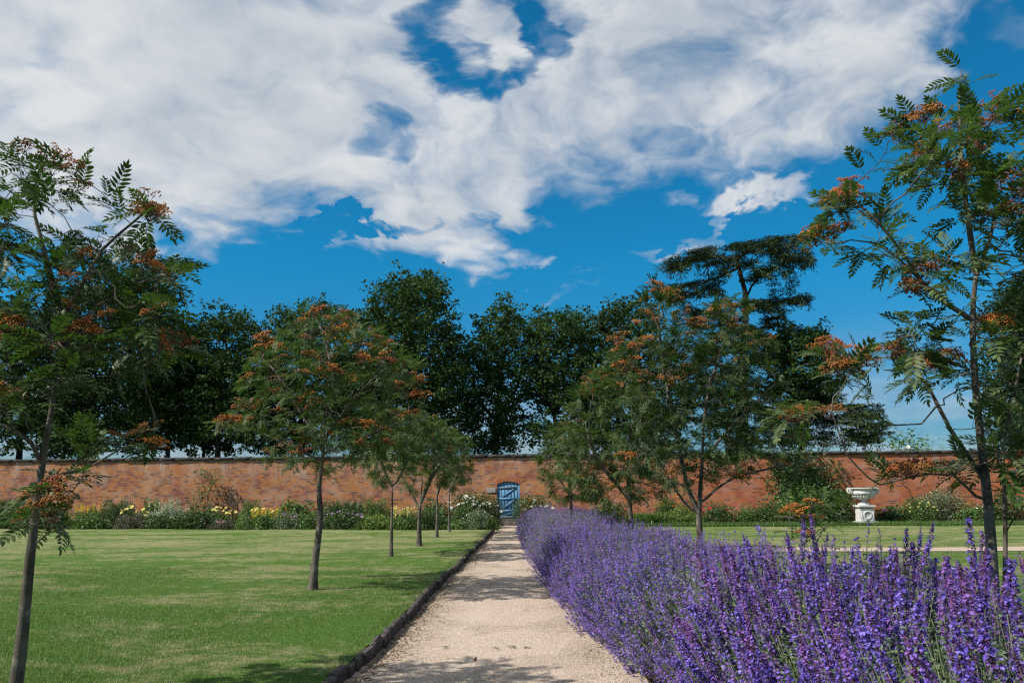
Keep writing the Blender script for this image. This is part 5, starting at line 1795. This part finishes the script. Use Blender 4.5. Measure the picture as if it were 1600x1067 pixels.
SM = ['catmint_stem', 'catmint_flower', 'catmint_calyx', 'catmint_leaf']
SP_HI = [mint_spike(15, 9, True, 200 + i) for i in range(7)]
SP_NEAR = [mint_spike(14, 8, False, 210 + i) for i in range(7)]
SP_MID = [mint_spike(9, 5, False, 220 + i) for i in range(6)]
SP_LO = [mint_spike(7, 3, False, 240 + i) for i in range(6)]
rng = np.random.default_rng(99)
random.seed(99)
mint = thing('catmint_border', 'long border of purple-blue catmint spikes running beside the gravel path to the door', 'flowers', (1.9, 5, -0.05))
mbase = np.array((1.9, 5, -0.05))


def mint_surface(n, y0, y1, top_bias=False):
    """points and outward normals on the billowing surface of the border"""
    y = rng.uniform(y0, y1, n)
    th = rng.uniform(0.02, math.pi * .93, n)
    # individual clumps swell and dip along the row
    swell = 1 + .09 * np.sin(y * 2.3) + .06 * np.sin(y * 5.1 + 1.3) + .05 * np.sin(y * .9 + 2)
    xl, xr, ht = np.interp(y, YE, XL), np.interp(y, YE, XR), np.interp(y, YE, HT) * swell
    xl = xl + .07 * np.sin(y * 2.9 + .5) + .04 * np.sin(y * 7.3)
    cx, w = (xl + xr) / 2, (xr - xl) / 2
    e = 0.62                                   # squarer than an ellipse
    cs = -np.sign(np.cos(th)) * np.abs(np.cos(th)) ** e
    sn = np.abs(np.sin(th)) ** .8
    p = np.stack([cx + w * cs, y, -0.02 + ht * np.maximum(sn, .08)], 1)
    nr = np.stack([-np.cos(th) * 1.0, np.zeros(n), np.sin(th)], 1)
    return p, norm(nr)


def spikes(n, y0, y1, protos, smin, smax, stand=0.06):
    p, nr = mint_surface(n, y0, y1)
    d = norm(nr * 0.66 + np.array((0, 0, .72)) + rng.normal(size=(n, 3)) * np.array((.13, .16, .08)))
    p = p + d * np.abs(rng.normal(size=(n, 1))) * stand * 1.3 - d * rng.uniform(0, .20, (n, 1))
    S = rng.uniform(smin, smax, n)
    X = np.cross(d, unit(n))
    X = norm(X)
    Y_ = np.cross(d, X)
    R = np.stack([X, Y_, d], -1)
    return p, R, S, rng.integers(0, len(protos), n)


groups, tints = [], []
own_sp = []
for (n, y0, y1, pr, a_, b_, sd) in ((760, 1.5, 6.2, SP_HI, 1.10, 1.5, .09), (1250, 4.4, 9.4, SP_MID, 1.1, 1.45, .06), (2600, 9, 16, SP_MID, 1.0, 1.35, .055), (5000, 16, 33.2, SP_LO, 1.0, 1.4, .055)):
    p, R, S, k = spikes(n, y0, y1, pr, a_, b_, sd)
    keep = np.ones(n, bool)
    if pr is SP_HI:
        # a few flowering stems stand well clear of the rest
        tall = rng.choice(n, 110, replace=False)
        for i in tall:
            if nr_ok := (p[i, 2] > .8):
                p[i, 2] += rng.uniform(.06, .26)
        vis = np.array([(lambda q: q is not None and -30 < q[0] < 1630 and 700 < q[1] < 1130)(project(q_)) for q_ in p])
        order = np.argsort(np.linalg.norm(p - np.array((0, 0, CAMH)), axis=1) - 100 * vis)
        own_sp = [(p[i], R[i], S[i], k[i]) for i in order[:300]]
        keep[order[:300]] = False
    for j in range(len(pr)):
        sel = (k == j) & keep
        if sel.any():
            pj = SP_NEAR[j] if pr is SP_HI else pr[j]
            groups.append(instance(pj, p[sel], R[sel], S[sel]))
            tints.append(np.repeat(rng.uniform(0, 1, int(sel.sum())), len(pj[0])))
n = 150
ys_ = rng.uniform(5.0, 18.0, n)
xs2 = np.interp(ys_, YE, XL) + rng.uniform(-.16, .06, n)
ps_ = np.stack([xs2, ys_, rng.uniform(-.02, .34, n)], 1)
ds_ = norm(np.stack([rng.uniform(-1.0, -.45, n), rng.normal(size=n) * .35, rng.uniform(.25, .8, n)], 1))
Xs_ = norm(np.cross(ds_, unit(n)))
Rs_ = np.stack([Xs_, np.cross(ds_, Xs_), ds_], -1)
groups.append(instance(SP_MID[0], ps_, Rs_, rng.uniform(.8, 1.25, n)))
tints.append(np.repeat(rng.uniform(0, 1, n), len(SP_MID[0][0])))
sp_me = [proto_mesh('flower_spike', q, SM) for q in SP_HI]
for p, R, S, k in own_sp:
    ob = link('flower_spike', sp_me[k], mint)
    ob.matrix_local = Matrix(np.vstack([np.hstack([R * S, (p - mbase)[:, None]]), [0, 0, 0, 1]]).tolist())
V, F, M = join(groups)
me = mesh_np('flower_spike_mass', V - mbase, F, SM, M)
me.attributes.new('tint', 'FLOAT', 'POINT').data.foreach_set('value', np.concatenate(tints).astype(np.float32))
link('flower_spike_mass', me, mint, None, 'stuff')
# grey-green leafy body below the flowers
parts = []
for (n, y0, y1, sz, dp) in ((30000, 1.2, 6, .026, .36), (22000, 6, 14, .034, .34), (18000, 14, 33.2, .05, .32)):
    p, nr = mint_surface(n, y0, y1)
    u = rng.uniform(.18, 1.05, n)
    p = p - (nr * .75 + np.array((0, 0, .25))) * (u * dp * 1.25)[:, None]
    p[:, 2] = np.maximum(p[:, 2], -.05)
    parts.append(leaf_quads(p, sz, .55, .4))
V, F, M = join(parts)
link('foliage', mesh_np('foliage', V - mbase, F, 'catmint_leaf', M), mint, None, 'stuff')
# stems inside the near part
segs = []
p, nr = mint_surface(1300, 1.4, 8)
for i in range(len(p)):
    d = norm(nr[i] * .7 + np.array((0, 0, .7)))
    a = p[i] - d * .10
    b_ = p[i] - d * .55 + np.array((random.gauss(0, .04), random.gauss(0, .04), 0))
    b_[2] = max(b_[2], -.06)
    segs.append(tube([b_, a], [.0032, .0022], 3))
V, F, M = join(segs)
link('stem', mesh_np('stem', V - mbase, F, 'catmint_stem', M), mint, None, 'stuff')

# ------------------------------------------------------------------ grass, gravel, small debris
def blades(n, x_fn, y0, y1, h, w, mat, name, label, z0=0.0, ypow=1.0, cat='grass'):
    y = y0 + (y1 - y0) * rng.uniform(0, 1, n) ** ypow
    xl, xr = x_fn(y)
    x = xl + (xr - xl) * rng.uniform(0, 1, n)
    az_ = rng.uniform(0, 2 * math.pi, n)
    hh = h * rng.uniform(.5, 1.25, n)
    ww = w * rng.uniform(.7, 1.3, n)
    ln = rng.uniform(.1, .8, n) * hh
    c_, s_ = np.cos(az_), np.sin(az_)
    a2 = rng.uniform(0, 2 * math.pi, n)
    B = np.stack([x, y, np.full(n, z0)], 1)
    sd = np.stack([c_, s_, np.zeros(n)], 1) * ww[:, None] / 2
    tip = B + np.stack([np.cos(a2) * ln, np.sin(a2) * ln, hh], 1)
    V = np.stack([B - sd, B + sd, tip], 1).reshape(-1, 3)
    F = np.arange(3 * n).reshape(-1, 3)
    link(name, mesh_np(name, V, F, mat), None, None, 'stuff', label, cat)


blades(265000, lambda y: (-0.80 * y - 1.6, np.full_like(y, -1.86)), 5.0, 17.0, .028, .0052, 'grass_blade', 'grass', 'short mown grass blades on the lawn left of the path', -.002, 1.35)
blades(16000, lambda y: (np.full_like(y, -1.96), np.full_like(y, -1.825)), 4.5, 30.5, .05, .006, 'grass_blade', 'grass', 'longer grass fringing the stone kerb', -.01, 1.3)
blades(70000, lambda y: (np.full_like(y, 2.2), np.full_like(y, 1.0) * (0.64 * y + .8)), 6.0, 24.0, .03, .007, 'grass_blade', 'grass', 'short mown grass on the lawn behind the catmint', -.002, 1.0)
blades(26000, lambda y: (np.full_like(y, 3.2), np.full_like(y, 25.0)), 32.6, 33.3, .19, .02, 'leaf_strap', 'grass', 'strip of long green grass edging the border before the wall', -.02, 1.0)
# loose stones on the path
oct_v = np.array([(1, 0, 0), (-1, 0, 0), (0, 1, 0), (0, -1, 0), (0, 0, 1), (0, 0, -1)], float)
oct_f = np.array([(0, 2, 4), (2, 1, 4), (1, 3, 4), (3, 0, 4), (2, 0, 5), (1, 2, 5), (3, 1, 5), (0, 3, 5)])
n = 10000
y = 5 + 9 * rng.uniform(0, 1, n) ** 1.4
x = rng.uniform(-1.68, 1.4, n)
Pq = np.stack([x, y, np.full(n, -0.105) + 0.012 * np.sin(x * 2.1 + y * .7) - 0.01 * (np.abs(x + .4) > 1.1)], 1)
Rr = frames(unit(n), unit(n))
S3 = rng.uniform(.0025, .0075, n)[:, None] * rng.uniform(.6, 1.2, (n, 3))
V, F, M = instance((oct_v, oct_f, np.zeros(8, int)), Pq, Rr, S3)
link('gravel', mesh_np('gravel', V, F, 'pebble', M), None, None, 'stuff', 'loose pale pebbles scattered on the gravel path', 'gravel')
# dry litter and tufts along the kerb foot
n = 5200
y = 5 + 20 * rng.uniform(0, 1, n) ** 1.8
x = -1.70 + np.abs(rng.normal(size=n)) * .16
Pq = np.stack([x, y, np.full(n, -.100)], 1)
V, F, M = leaf_quads(Pq, .028, .32, .9, .7)
n2 = 1500
y2 = 5.5 + 16 * rng.uniform(0, 1, n2) ** 1.5
x2 = np.interp(y2, YE, XL) + rng.normal(size=n2) * .16 - .02
g2 = leaf_quads(np.stack([x2, y2, np.full(n2, -.10)], 1), .028, .3, .9, .7)
V, F, M = join([(V, F, M), g2])
link('debris', mesh_np('debris', V, F, 'debris', M), None, None, 'stuff', 'dry brown plant litter along the edges of the gravel path', 'debris')
q = gnd(741, 1033, -.09)
mb = MB()
V, F, M = leaf_quads(np.array([(0, 0, .015), (.012, .004, .022), (-.015, -.003, .018)]), .055, .5, 1.0, .6)
mb.add(V, F)
link('fallen_leaf', mb.mesh('fallen_leaf', 'debris'), None, tuple(q), None, 'small dark curled leaf lying alone on the gravel path', 'leaf')
# a few weed tufts on the gravel
for i, (wx, wy) in enumerate(((823, 1012), (695, 1011), (800, 1011), (775, 1013))):
    q = gnd(wx, wy, -.10)
    V, F, M = leaf_quads(in_ellipsoid(26) * np.array((.05, .03, .008)) + np.array((0, 0, .008)), .022, .5, .8)
    link('weed_tuft', mesh_np('weed_tuft', V, F, 'leaf_grey', M), None, tuple(q), None,
         ('small green weed tuft on the gravel, nearest the catmint', 'weed tuft on the gravel nearest the stone kerb', 'tiny weed second from the catmint side of the gravel', 'tiny weed in the middle of the gravel row of weeds')[i], 'weed', 'weeds in the gravel')

# a bird far off in the sky
bp = at(693, 411, 90)
bird = thing('bird', 'tiny dark bird gliding in the sky above the oaks', 'bird', bp)
mb = MB()
mb.add(*tube([(-.20, 0, 0), (-.10, 0, .02), (.05, 0, .02), (.18, 0, 0)], [.02, .05, .055, .015], 6)[:2])
mb.add([(-.06, 0, .04), (.08, 0, .04), (.03, .26, .09), (-.06, .44, .03), (-.06, .2, .07)], [(0, 1, 2), (0, 2, 4), (4, 2, 3)])
mb.add([(-.06, 0, .04), (.08, 0, .04), (.03, -.26, .09), (-.06, -.44, .03), (-.06, -.2, .07)], [(0, 2, 1), (0, 4, 2), (4, 3, 2)])
link('plumage', mb.mesh('plumage', 'iron'), bird)
